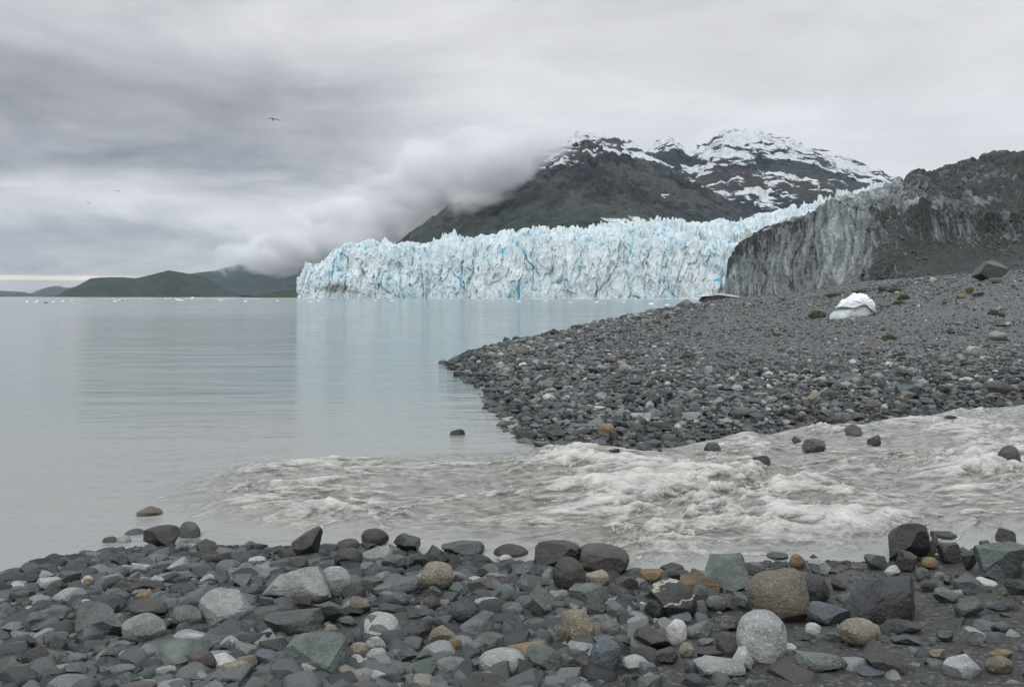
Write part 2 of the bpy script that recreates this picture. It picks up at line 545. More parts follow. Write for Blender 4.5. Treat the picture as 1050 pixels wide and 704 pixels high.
def rock_mat(name, dark, mid, veg=None, veg_z=(0, 1), snow=None, rust=None, sc=1.0):
    m, t, p, _ = new_mat(name)
    g = N(t, 'ShaderNodeNewGeometry')
    pos, nor = g.outputs['Position'], g.outputs['Normal']
    z = N(t, 'ShaderNodeSeparateXYZ', {0: pos}).outputs[2]
    a = NOISE(t, MAP(t, pos, (0.004 / sc, 0.004 / sc, 0.008 / sc)), 1.0, 8, 0.62)
    b_ = NOISE(t, MAP(t, pos, (0.022 / sc, 0.022 / sc, 0.035 / sc)), 1.0, 6, 0.65)
    c = MIX(t, SS(t, M(t, 'ADD', M(t, 'MULTIPLY', a, 0.6), M(t, 'MULTIPLY', b_, 0.6)), 0.52, 0.70), dark, mid)
    if rust:
        c = MIX(t, M(t, 'MULTIPLY', SS(t, NOISE(t, MAP(t, pos, (0.0016, 0.0016, 0.003), (3, 3, 1)), 1.0, 4, 0.5), 0.5, 0.62), 0.8), c, rust)
    if veg:
        vn = NOISE(t, MAP(t, pos, (0.003 / sc, 0.003 / sc, 0.006 / sc), (9, 4, 2)), 1.0, 7, 0.62)
        f = M(t, 'MULTIPLY', SS(t, M(t, 'ADD', z, M(t, 'MULTIPLY_ADD', vn, 300.0 * sc, -150.0 * sc)), veg_z[1], veg_z[0]), SS(t, vn, 0.36, 0.54))
        c = MIX(t, f, c, veg)
    if snow:
        line, spread, tilt, thr = snow
        # patches lie in bands that dip to the right, thicker higher up
        sp = MAP(t, pos, (0.0022, 0.0016, 0.0075), rot=(0, tilt, 0))
        s1 = NOISE(t, sp, 1.0, 8, 0.60, 0.8)
        s2 = NOISE(t, MAP(t, pos, (0.009, 0.006, 0.022), rot=(0, tilt, 0)), 1.0, 6, 0.6, 0.5)
        h = SS(t, z, line - spread, line + spread, -0.13, 0.13, 'LINEAR')
        sn = M(t, 'ADD', M(t, 'ADD', M(t, 'MULTIPLY', s1, 0.75), M(t, 'MULTIPLY', s2, 0.75)), h)
        fs = SS(t, sn, thr, thr + 0.035)
        c = MIX(t, fs, c, (0.80, 0.83, 0.86))
    t.links.new(c, p.inputs['Base Color'])
    p.inputs['Roughness'].default_value = 0.95
    bump(t, p, M(t, 'ADD', M(t, 'MULTIPLY', a, 2.0), b_), 45 * sc, 1.0)
    return m


m_left = rock_mat('schist_with_alpine_green', (0.012, 0.015, 0.019), (0.080, 0.091, 0.092), (0.032, 0.054, 0.022), (110, 265),
                  snow=(452, 100, -0.15, 0.80))
m_right = rock_mat('snowy_red_schist', (0.014, 0.019, 0.029), (0.066, 0.070, 0.082), snow=(700, 420, 0.22, 0.748), rust=(0.066, 0.052, 0.048), sc=1.3)
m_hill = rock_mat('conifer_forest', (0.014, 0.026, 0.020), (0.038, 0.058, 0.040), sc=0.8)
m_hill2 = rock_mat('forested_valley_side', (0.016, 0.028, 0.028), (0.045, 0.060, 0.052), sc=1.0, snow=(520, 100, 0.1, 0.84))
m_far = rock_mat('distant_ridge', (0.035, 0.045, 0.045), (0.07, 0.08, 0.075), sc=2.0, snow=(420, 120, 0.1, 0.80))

SK_LEFT = [(250, 303), (300, 296), (330, 275), (360, 262), (400, 250), (425, 232), (440, 222), (455, 211), (470, 206), (486, 195), (510, 180), (540, 160), (560, 148),
           (580, 139), (597, 135), (615, 136), (632, 141), (650, 143), (666, 150), (680, 161), (700, 174), (720, 184), (740, 196), (760, 206), (785, 220), (820, 244), (900, 290)]
SK_RIGHT = [(600, 240), (640, 182), (658, 168), (668, 155), (680, 144), (691, 139), (700, 145), (709, 152), (718, 154), (730, 146), (742, 137), (750, 133), (764, 130), (785, 133), (800, 138), (818, 141), (834, 149),
            (850, 152), (866, 158), (882, 163), (900, 169), (920, 177), (940, 186), (980, 203), (1050, 228), (1150, 260), (1300, 290)]
SK_HILL = [(40, 304), (58, 303), (68, 297), (80, 292), (92, 285), (110, 284), (122, 284), (136, 285), (148, 283), (160, 280), (172, 277), (184, 279), (196, 281), (210, 284), (224, 293), (240, 301), (252, 304)]
SK_HILL2 = [(120, 304), (150, 292), (190, 281), (220, 277), (245, 270), (262, 266), (280, 262), (300, 262), (320, 260), (350, 262), (400, 275), (500, 290)]
SK_FAR = [(-200, 300), (-80, 296), (0, 298), (20, 299), (30, 301), (42, 296), (50, 294), (58, 293), (66, 295), (80, 294), (110, 292), (150, 296), (240, 302)]
SK_FARL = [(-300, 296), (-150, 294), (-60, 297), (0, 299), (20, 299.5), (36, 302), (50, 304), (70, 304.3)]
mountain('mountain', SK_LEFT, 1750, 3600, m_left, 245, 905, 560, 230, 11, rough=0.40, gully=0.20, jag=0.010)
mountain('mountain', SK_RIGHT, 3200, 6200, m_right, 560, 1320, 620, 230, 23, rough=0.35, gully=0.15, scale=1.2, jag=0.03)
mountain('hill', SK_HILL, 4600, 5600, m_hill, 38, 254, 260, 80, 31, rough=0.2, gully=0.10, scale=0.5, jag=0.06)
mountain('hill', SK_HILL2, 7800, 9800, m_hill2, 110, 510, 240, 90, 37, rough=0.25, gully=0.10, scale=1.0, jag=0.03)
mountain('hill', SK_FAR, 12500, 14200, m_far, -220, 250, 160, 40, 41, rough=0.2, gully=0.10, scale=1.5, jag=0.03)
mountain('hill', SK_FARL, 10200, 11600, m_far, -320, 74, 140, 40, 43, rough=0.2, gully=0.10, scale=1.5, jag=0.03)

# ------------------------------------------------------------------ glacier
GL_SKY = [(304, 290), (310, 281), (314, 275), (322, 276), (331, 272), (343, 262), (354, 255), (372, 252), (390, 252), (405, 255), (423, 251), (445, 252), (456, 248), (470, 248), (495, 245),
          (517, 240), (535, 241), (550, 237), (575, 238), (600, 237), (615, 233), (640, 230), (662, 227), (680, 229), (710, 228), (730, 227), (753, 230),
          (781, 221), (808, 219), (835, 212), (860, 207), (875, 202), (913, 193), (937, 185), (952, 186), (990, 180), (1060, 168)]
GL_LIP = [(304, 300), (309, 292), (313, 278), (322, 280), (331, 276), (343, 266), (354, 258), (372, 256), (405, 259), (445, 257), (495, 252), (550, 247), (600, 248), (640, 246), (680, 248), (720, 252), (745, 256), (781, 250), (820, 240), (1060, 230)]
GL_Y = [(304, 960), (310, 930), (316, 905), (330, 895), (400, 880), (520, 850), (640, 800), (745, 700), (820, 650), (1060, 560)]
nu_, nf, ntp = 1000, 96, 150
u = np.linspace(305, 1010, nu_)
yb = interp(u, GL_Y) + 14 * vnoise(P3(u / 30.0, 0.0, 0.0), 90)
lipz = (HZ - interp(u, GL_LIP)) / F * yb + CAMH
tf = np.linspace(0, 1, nf)
Uf, Tf = np.meshgrid(u, tf)
Zf = -3 + (lipz + 3) * Tf
Yf = yb + 10 * Tf ** 1.5
tt = np.linspace(0, 1, ntp + 1)[1:]
back = 170.0 + 90 * sstep(u, 560, 760)
Ut, Tt = np.meshgrid(u, tt)
Yt = yb + 10 + back * Tt * 1.6
ysk = yb + 10 + back
skz = (HZ - interp(u, GL_SKY)) / F * ysk + CAMH
Zt = np.where(Tt * 1.6 <= 1, lipz + (skz - lipz) * np.clip(Tt * 1.6, 0, 1), skz - 20 * (Tt * 1.6 - 1))
Ug = np.concatenate([Uf, Ut])
Yg = np.concatenate([Yf, Yt])
Zg = np.concatenate([Zf, Zt])
Xg = (Ug - 525) / F * Yg
isf = np.concatenate([np.ones_like(Tf), np.zeros_like(Tt)])
tfull = np.concatenate([Tf, np.ones_like(Tt)])
topw = np.concatenate([Tf ** 6, np.ones_like(Tt)])
q = P3(Xg, Yg, Zg)
qw = q + 2.2 * np.stack([vnoise(q / 14, 101), vnoise(q / 14, 102), vnoise(q / 14, 103)], -1)
f1, f2, cid = worley(qw / np.array([13.0, 17.0, 58.0]), 104)
f1b, f2b, cidb = worley(qw / np.array([4.6, 6.0, 24.0]), 105)
f1c, f2c, cidc = worley(np.stack([qw[..., 0], qw[..., 1], qw[..., 2] * 0], -1) / np.array([13.0, 16.0, 1.0]), 106)
gap = sstep(f2c - f1c, 0.0, 0.30)
facew = np.concatenate([0.25 + 0.75 * np.sin(np.clip(Tf, 0, 1) * 2.9) ** 0.6, np.full_like(Tt, 0.35)])
push = (cid - 0.5) * 5.0 * facew + (cidb - 0.5) * 4.2 * facew + (worley(qw / np.array([2.2, 3.0, 10.0]), 117)[2] - 0.5) * 2.2 * facew + 1.3 * ridged(q / np.array([4.0, 4.0, 15.0]), 5, 108, gain=0.6) * facew + 9.0 * fbm(q / np.array([34, 34, 40.0]), 3, 107) * facew
push = push - 0.8 * (1 - sstep(f2 - f1, 0, 0.06)) * facew
amp_t = (0.75 + 0.7 * vnoise(q / np.array([45, 60, 60.0]), 115)) * interp(Ug, [(300, 0.5), (340, 0.9), (600, 1.0), (760, 1.0), (900, 1.3)])
f1d, f2d, cidd = worley(np.stack([qw[..., 0], qw[..., 1], qw[..., 2] * 0], -1) / np.array([5.0, 7.5, 1.0]), 112)
serac = (cidc ** 1.6) * 8.5 - (1 - gap) * 4.0 + cidd ** 1.8 * 5.0 * (1.15 - f1d) - 5.0 * (1 - sstep(f2d - f1d, 0, 0.25)) + 6.0 * vnoise(q / 34.0, 113)
serac = (serac + 2.2 * ridged(q / 3.6, 3, 109)) * amp_t * topw - 0.5 * topw
Zg = Zg + serac
Yg = Yg - push
Xg = Xg - push * 0.12 + 2.0 * vnoise(q / 6.0, 110)
dirt = sstep(fbm(q / np.array([60, 60, 22.0]), 4, 120) + interp(Ug, [(300, 0.0), (332, 0.30), (375, 0.22), (400, -0.15), (600, -0.25), (660, 0.02), (720, 0.12), (745, 0.22), (800, 0.20), (860, 0.40), (920, 0.65), (1010, 1.0)])
             * np.where(Ug < 420, 1 - np.clip(tfull * 2.2, 0, 1.2), 1.0), 0.15, 0.75)
blue = np.clip(0.38 + 0.4 * (1 - sstep(f2 - f1, 0.0, 0.12)) + 0.3 * (1 - gap) * topw + 0.9 * fbm(q / np.array([26, 26, 34.0]), 3, 122), 0, 1)
im, t, p, _ = new_mat('glacier_ice')
pos = N(t, 'ShaderNodeNewGeometry').outputs['Position']
ad = N(t, 'ShaderNodeAttribute', attribute_name='dirt').outputs['Fac']
ab = N(t, 'ShaderNodeAttribute', attribute_name='blue').outputs['Fac']
v1 = NOISE(t, MAP(t, pos, (0.16, 0.12, 0.05)), 1.0, 7, 0.68, 0.6)
v2 = NOISE(t, MAP(t, pos, (0.55, 0.5, 0.30)), 1.0, 6, 0.7)
c = MIX(t, SS(t, M(t, 'ADD', M(t, 'MULTIPLY', ab, 0.40), M(t, 'MULTIPLY', v1, 0.85)), 0.42, 0.86), (0.88, 0.925, 0.935), (0.65, 0.815, 0.87))
c = MIX(t, SS(t, M(t, 'ADD', M(t, 'MULTIPLY', ab, 0.35), M(t, 'MULTIPLY', NOISE(t, MAP(t, pos, (0.28, 0.2, 0.05), (5, 5, 5)), 1.0, 4, 0.6), 1.0)), 0.82, 0.94), c, (0.18, 0.48, 0.66))
c = MIX(t, SS(t, v2, 0.60, 0.78, 0, 0.5), c, (0.66, 0.70, 0.68))
c = MIX(t, M(t, 'MULTIPLY', SS(t, M(t, 'ADD', v2, M(t, 'MULTIPLY', ad, 0.55)), 0.70, 0.98), SS(t, ad, 0.02, 0.2)), c, (0.36, 0.345, 0.31))
c = MIX(t, SS(t, M(t, 'ADD', v1, M(t, 'MULTIPLY', ad, 0.5)), 0.98, 1.12), c, (0.13, 0.13, 0.125))
t.links.new(c, p.inputs['Base Color'])
p.inputs['Roughness'].default_value = 0.6
bump(t, p, M(t, 'ADD', M(t, 'MULTIPLY', v1, 2.0), v2), 2.2, 0.9)
glacier = bpy.data.objects.new('glacier', None)
COL.objects.link(glacier)
glacier.location = (0, 800, 0)
tag(glacier, 'pale blue glacier with a jagged ice cliff standing in the bay and a rubble-covered flank', 'glacier')
P = P3(Xg, Yg, Zg)
P[..., 1] -= 800
link('ice_cliff', mesh_np('ice_cliff', P, grid_faces(nf + ntp, nu_), smooth=False,
                          attrs={'dirt': dirt.ravel(), 'blue': blue.ravel()}), im, glacier)

# the rubble-covered flank nearer the beach
DK_U = [(738, 744), (741, 746)]
BASE = np.array([(104, 350), (88, 318), (73, 288), (63.5, 264), (60.8, 250), (62, 238), (66, 226), (75, 200), (85, 182), (96, 165), (108, 150), (120, 138),
                 (132, 128), (146, 118), (165, 108), (195, 98)], float)
seg = np.concatenate([[0], np.cumsum(np.hypot(*np.diff(BASE, axis=0).T))])
ns = 820
sv = np.linspace(0, seg[-1], ns)
# round the corners of the base line a little
kx = np.interp(sv, seg, BASE[:, 0])
ky = np.interp(sv, seg, BASE[:, 1])
ker = np.hanning(61)
ker /= ker.sum()
kx = np.convolve(np.pad(kx, 30, 'edge'), ker, 'valid')
ky = np.convolve(np.pad(ky, 30, 'edge'), ker, 'valid')
tx, ty = np.gradient(kx), np.gradient(ky)
tl = np.hypot(tx, ty)
nX, nY = ty / tl, -tx / tl                       # outward, to the beach
nX, nY = -np.abs(nX) * np.sign(1), np.where(nY > 0, -nY, nY)
ub = 525 + F * kx / ky
DK_LIP = [(730, 300), (744, 285), (748, 268), (753, 258), (759, 252), (770, 244), (790, 236), (812, 230), (830, 225), (850, 219), (868, 218), (890, 219), (915, 220), (940, 222), (970, 224), (1000, 226), (1037, 226), (1100, 222), (1300, 215)]
DK_SKY = [(730, 300), (744, 282), (748, 264), (753, 255), (760, 249), (780, 239), (800, 232), (820, 227), (840, 223), (860, 219), (875, 215), (895, 209), (913, 203), (937, 191), (952, 186), (964, 184), (984, 178), (1007, 174), (1025, 169), (1060, 163), (1100, 158), (1300, 140)]
bz = ground_z(kx, ky)
lean = interp(ub, [(730, 4), (800, 4), (880, 6), (920, 14), (960, 30), (1000, 42), (1060, 48), (1300, 60)])
depth = interp(ub, [(730, 14), (760, 16), (800, 26), (840, 45), (900, 62), (960, 55), (1037, 50), (1300, 50)])
ly = ky + lean * 0.8
lz = (HZ - interp(ub, DK_LIP)) / F * ly + CAMH
sy = ly + depth
sz = (HZ - interp(ub, DK_SKY)) / F * sy + CAMH
nf2, nt2 = 190, 110
tf = np.linspace(0, 1, nf2)[:, None]
tp = np.linspace(0, 1, nt2 + 1)[1:, None]
Zf = (bz - 1.2) + (lz - bz + 1.2) * tf
stc = 1 - sstep(ub, 885, 960)
ofs = lean * (stc * tf ** 1.3 + (1 - stc) * (1 - (1 - tf) ** 2.4))
Xf = kx - nX * ofs * 0.6
Yf = ky + ofs * 0.8
kk = tp * 1.5
Xt = Xf[-1] + 0.35 * depth * kk
Yt = Yf[-1] + depth * kk
# keep the ridge on its bearing
Zt = np.where(kk <= 1, lz + (sz - lz) * np.sin(np.clip(kk, 0, 1) * math.pi / 2), sz - (kk - 1) * 9)
Xg = np.concatenate([Xf, np.broadcast_to(Xt, (nt2, ns))])
Yg = np.concatenate([Yf, np.broadcast_to(Yt, (nt2, ns))])
Zg = np.concatenate([Zf, np.broadcast_to(Zt, (nt2, ns))])
q = P3(Xg, Yg, Zg)
S2 = np.broadcast_to(sv, Xg.shape)
U2 = np.broadcast_to(ub, Xg.shape)
fw = np.concatenate([np.broadcast_to(sstep(tf, 0, 0.06), (nf2, ns)), np.broadcast_to(np.clip(1 - tp * 3, 0.0, 1), (nt2, ns))])
steep = 1 - sstep(U2 + 14 * vnoise(q / 9.0, 150), 885, 960)
tw = np.concatenate([np.broadcast_to(tf ** 5, (nf2, ns)), np.ones((nt2, ns))])
flq = np.stack([S2 + 1.8 * vnoise(q / np.array([6, 6, 9.0]), 131), Zg * 0.075, Yg * 0 + 0.5], -1)
fl = ridged(flq / np.array([4.4, 1.0, 1.0]), 4, 132, gain=0.58)
fbig = vnoise(flq / np.array([11.0, 1.6, 1.0]), 133)
fsm = fbm(q / np.array([0.9, 0.9, 1.7]), 4, 134, gain=0.6)
up_ = np.concatenate([np.broadcast_to(sstep(tf, 0.45, 0.75), (nf2, ns)), np.ones((nt2, ns))])
steep = np.maximum(steep, 0.75 * up_)
push = fw * (steep * (1.7 * fl + 2.6 * fbig + 0.45 * fsm) + (1 - steep) * (1.6 * fbm(q / 7, 4, 135) + 0.9 * fsm + 1.3 * ridged(np.stack([S2 / 9.0 + 0.12 * Zg + 0.5 * vnoise(q / 8, 155), Zg * 0.03, Yg * 0], -1), 4, 156)))
f1, f2, cid = worley(q / np.array([4.2, 6.5, 90.0]), 136)
hum = interp(U2, [(735, 0.5), (780, 0.8), (820, 1.3), (860, 1.7), (910, 1.8), (960, 1.2), (1040, 1.0)])
Zg = Zg + tw * hum * (1.7 * (cid - 0.35) + 1.0 * (0.5 - f1) + 1.1 * ridged(q / 3.0, 4, 137) + 0.8 * fsm)
f1, f2, cid = worley(q / np.array([8.5, 11.0, 120.0]), 152)
big = interp(U2, [(770, 0.0), (810, 0.3), (850, 0.7), (930, 1.1), (965, 0.6), (1040, 0.4)]) * tw
lump = cid * 3.6 * (1 - 0.9 * f1) - 0.9 - 1.6 * (1 - sstep(f2 - f1, 0, 0.25))
Zg = Zg + big * lump * np.concatenate([np.ones((nf2, ns)), np.broadcast_to(0.55 + 0.45 * np.clip(tp * 2, 0, 1), (nt2, ns))])
Xg = Xg + nX * push
Yg = Yg + nY * push
# grey of bare dirty ice against black debris, flute ridges paler and troughs darker
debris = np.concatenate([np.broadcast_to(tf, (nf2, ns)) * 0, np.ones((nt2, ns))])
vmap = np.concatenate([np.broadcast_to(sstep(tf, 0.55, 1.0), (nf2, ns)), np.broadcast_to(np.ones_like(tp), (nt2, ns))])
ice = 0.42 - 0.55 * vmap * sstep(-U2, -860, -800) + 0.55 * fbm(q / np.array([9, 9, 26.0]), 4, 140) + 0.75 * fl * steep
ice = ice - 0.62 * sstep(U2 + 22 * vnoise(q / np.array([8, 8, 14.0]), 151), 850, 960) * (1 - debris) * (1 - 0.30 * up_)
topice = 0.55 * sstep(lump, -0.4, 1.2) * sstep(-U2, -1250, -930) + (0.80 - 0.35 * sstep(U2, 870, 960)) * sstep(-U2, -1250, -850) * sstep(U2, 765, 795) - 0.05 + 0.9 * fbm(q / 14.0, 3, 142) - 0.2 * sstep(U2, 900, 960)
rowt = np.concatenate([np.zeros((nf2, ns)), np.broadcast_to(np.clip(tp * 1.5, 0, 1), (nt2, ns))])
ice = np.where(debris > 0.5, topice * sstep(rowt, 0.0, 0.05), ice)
dm, t, p, _ = new_mat('debris_covered_ice')
pos = N(t, 'ShaderNodeNewGeometry').outputs['Position']
ai = N(t, 'ShaderNodeAttribute', attribute_name='ice').outputs['Fac']
v1 = NOISE(t, MAP(t, pos, (0.60, 0.60, 0.085)), 1.0, 7, 0.68, 0.7)
v2 = NOISE(t, MAP(t, pos, (2.2, 2.2, 1.2)), 1.0, 6, 0.72)
v3 = NOISE(t, MAP(t, pos, (0.10, 0.10, 0.07), (4, 2, 1)), 1.0, 4, 0.6)
f = M(t, 'ADD', ai, M(t, 'ADD', M(t, 'MULTIPLY_ADD', v1, 3.0, -1.5), M(t, 'MULTIPLY_ADD', v2, 1.0, -0.5)))
c = MIX(t, SS(t, v2, 0.35, 0.68), (0.016, 0.018, 0.018), (0.078, 0.083, 0.082))
c = MIX(t, SS(t, v3, 0.5, 0.68, 0, 0.6), c, (0.070, 0.074, 0.073))
c = MIX(t, SS(t, f, 0.22, 0.90), c, (0.22, 0.245, 0.25))
c = MIX(t, SS(t, f, 0.85, 1.45), c, (0.44, 0.475, 0.475))
t.links.new(c, p.inputs['Base Color'])
p.inputs['Roughness'].default_value = 0.85
bump(t, p, M(t, 'ADD', M(t, 'MULTIPLY', v1, 1.2), v2), 0.5, 0.9)
CLX, CLY, CLZ = Xg.copy(), Yg.copy(), Zg.copy()
P = P3(Xg, Yg, Zg)
P[..., 1] -= 800
dk = link('debris_cliff', mesh_np('debris_cliff', P, grid_faces(nf2 + nt2, ns), smooth=False, attrs={'ice': ice.ravel()}), dm, glacier)
dk['label'] = 'dark fluted cliff of rubble-covered ice beside the beach'

# ------------------------------------------------------------------ stones
_phi = (1 + 5 ** 0.5) / 2
_IV = np.array([(-1, _phi, 0), (1, _phi, 0), (-1, -_phi, 0), (1, -_phi, 0), (0, -1, _phi), (0, 1, _phi), (0, -1, -_phi), (0, 1, -_phi),
                (_phi, 0, -1), (_phi, 0, 1), (-_phi, 0, -1), (-_phi, 0, 1)], float)
_IF = np.array([(0, 11, 5), (0, 5, 1), (0, 1, 7), (0, 7, 10), (0, 10, 11), (1, 5, 9), (5, 11, 4), (11, 10, 2), (10, 7, 6), (7, 1, 8), (3, 9, 4), (3, 4, 2),
                (3, 2, 6), (3, 6, 8), (3, 8, 9), (4, 9, 5), (2, 4, 11), (6, 2, 10), (8, 6, 7), (9, 8, 1)])


def ico(n):
    v, f = [tuple(x / np.linalg.norm(x)) for x in _IV], [tuple(x) for x in _IF]
    for _ in range(n):
        cache, nf_ = {}, []

        def mid(a, b_):
            k = (min(a, b_), max(a, b_))
            if k not in cache:
                m_ = np.add(v[a], v[b_])
                v.append(tuple(m_ / np.linalg.norm(m_)))
                cache[k] = len(v) - 1
            return cache[k]
        for a, b_, c_ in f:
            x, y, z_ = mid(a, b_), mid(b_, c_), mid(c_, a)
            nf_ += [(a, x, z_), (b_, y, x), (c_, z_, y), (x, y, z_)]
        f = nf_
    return np.array(v), np.array(f)


ICO = [ico(k) for k in range(6)]


def stone_verts(sub, seed, shape, detail=True):
    """unit stone within about -1..1; shape: round, angular, slab, wedge, block"""
    g = np.random.default_rng(seed)
    v = ICO[sub][0].copy()
    if shape == 'block':
        v = np.sign(v) * np.abs(v) ** 0.62
        v /= np.abs(v).max()
    ncut = {'round': 5, 'angular': 11, 'slab': 8, 'wedge': 9, 'block': 7}[shape]
    lo, hi = {'round': (0.83, 0.96), 'angular': (0.42, 0.74), 'slab': (0.50, 0.82), 'wedge': (0.42, 0.74), 'block': (0.62, 0.90)}[shape]
    v = v + 0.16 * v * vnoise(v * 0.9 + g.uniform(-50, 50, 3), seed)[:, None]
    for _ in range(ncut):
        n = g.normal(size=3)
        if shape == 'slab' and g.random() < 0.6:
            n[2] *= 3
        n /= np.linalg.norm(n)
        d_ = g.uniform(lo, hi)
        k = v @ n
        v = v - np.where(k > d_, (k - d_) * 0.985, 0)[:, None] * n
    if shape == 'wedge':
        v[:, 2] *= 0.72 - 0.42 * v[:, 0] * (1 if g.random() < 0.5 else -1)
    if detail:
        o = g.uniform(-50, 50, 3)
        v = v * (1 + 0.055 * fbm(v * 2.2 + o, 4, seed + 5)[:, None] + (0.022 if shape == 'round' else 0.035) * ridged(v * 4.5 + o, 3, seed + 9)[:, None])
    v -= (v.max(0) + v.min(0)) / 2
    return v / np.abs(v).max(0)


COLS = {'dk': ((0.020, 0.021, 0.022), (0.050, 0.052, 0.053), 0.42), 'gy': ((0.055, 0.061, 0.061), (0.16, 0.170, 0.168), 0.60),
        'lt': ((0.145, 0.156, 0.154), (0.31, 0.322, 0.315), 0.80), 'gn': ((0.045, 0.062, 0.056), (0.125, 0.150, 0.138), 0.48),
        'bl': ((0.040, 0.050, 0.060), (0.10, 0.120, 0.135), 0.42), 'bn': ((0.034, 0.032, 0.029), (0.095, 0.088, 0.079), 0.60),
        'tn': ((0.13, 0.115, 0.088), (0.27, 0.24, 0.185), 0.75), 'oc': ((0.12, 0.085, 0.042), (0.25, 0.18, 0.095), 0.70),
        'wh': ((0.27, 0.27, 0.255), (0.46, 0.46, 0.43), 0.80), 'wt': ((0.030, 0.033, 0.034), (0.075, 0.078, 0.078), 0.22)}
CNAME = {'dk': 'black', 'gy': 'grey', 'lt': 'pale grey', 'gn': 'greenish', 'bl': 'blue-grey', 'bn': 'brown', 'tn': 'tan', 'oc': 'ochre', 'wh': 'whitish', 'wt': 'wet dark'}


def stone_mat(key, vein=False, speck=1.0):
    lo, hi, ro = COLS[key]
    if key not in ('wh', 'lt'):
        lo, hi = tuple(x * 0.70 for x in lo), tuple(x * 0.78 for x in hi)
    m, t, p, _ = new_mat('stone_' + CNAME[key].replace(' ', '_').replace('-', '_') + ('_veined' if vein else '') + ('_speckled' if speck > 1 else ''))
    tc = N(t, 'ShaderNodeTexCoord').outputs['Object']
    oi = N(t, 'ShaderNodeObjectInfo')
    rnd = oi.outputs['Random']
    pos = N(t, 'ShaderNodeNewGeometry').outputs['Position']
    off = N(t, 'ShaderNodeVectorMath', {0: pos, 1: (0, 0, 0)}, operation='ADD')
    ro3 = N(t, 'ShaderNodeCombineXYZ', {0: M(t, 'MULTIPLY', rnd, 91.0), 1: M(t, 'MULTIPLY', rnd, 37.0), 2: M(t, 'MULTIPLY', rnd, 63.0)}).outputs[0]
    t.links.new(ro3, off.inputs[1])
    o = off.outputs[0]
    a = NOISE(t, o, 7.0, 5, 0.62, 0.3)
    s = NOISE(t, o, 85.0, 3, 0.75)
    s2 = NOISE(t, o, 210.0, 2, 0.7)
    lay = NOISE(t, MAP(t, o, (5, 5, 40), rot=(0.4, 0.3, 0)), 1.0, 4, 0.6)
    c = MIX(t, SS(t, M(t, 'ADD', M(t, 'MULTIPLY', a, 0.7), M(t, 'MULTIPLY', lay, 0.35)), 0.34, 0.72), lo, hi)
    k = 0.55 * speck
    c = MIX(t, SS(t, s, 0.56, 0.66, 0, min(1, k)), c, tuple(min(0.6, x * 1.9 + 0.01) for x in hi))
    c = MIX(t, SS(t, s2, 0.40, 0.32, 0, min(1, 0.75 * speck)), c, tuple(x * 0.35 for x in lo))
    val = M(t, 'MULTIPLY_ADD', rnd, 0.55, 0.74)
    c2 = N(t, 'ShaderNodeVectorMath', {0: c}, operation='SCALE')
    t.links.new(val, c2.inputs['Scale'])
    c = c2.outputs[0]
    if vein:
        sp3 = N(t, 'ShaderNodeSeparateXYZ', {0: tc}).outputs
        val = M(t, 'ADD', M(t, 'ADD', sp3[2], M(t, 'MULTIPLY', sp3[0], -0.22)), M(t, 'MULTIPLY', NOISE(t, tc, 9.0, 4, 0.6), 0.09))
        for kk_, wd in ((0.225, 0.0045), (0.140, 0.003)):
            c = MIX(t, SS(t, M(t, 'ABSOLUTE', M(t, 'SUBTRACT', val, kk_)), wd * 1.5, wd), c, (0.33, 0.30, 0.24))
    t.links.new(c, p.inputs['Base Color'])
    t.links.new(SS(t, a, 0.3, 0.7, ro - 0.12, min(0.95, ro + 0.10)), p.inputs['Roughness'])
    h = M(t, 'ADD', M(t, 'MULTIPLY', s, 0.35), M(t, 'ADD', M(t, 'MULTIPLY', a, 0.8), M(t, 'MULTIPLY', NOISE(t, o, 28.0, 4, 0.65), 0.6)))
    bump(t, p, h, 0.022, 0.85)
    return m


SM = {k: stone_mat(k) for k in COLS}
SM['vein'] = stone_mat('dk', vein=True)
SM['speck'] = stone_mat('lt', speck=1.35)
SM['granite'] = stone_mat('tn', speck=1.6)

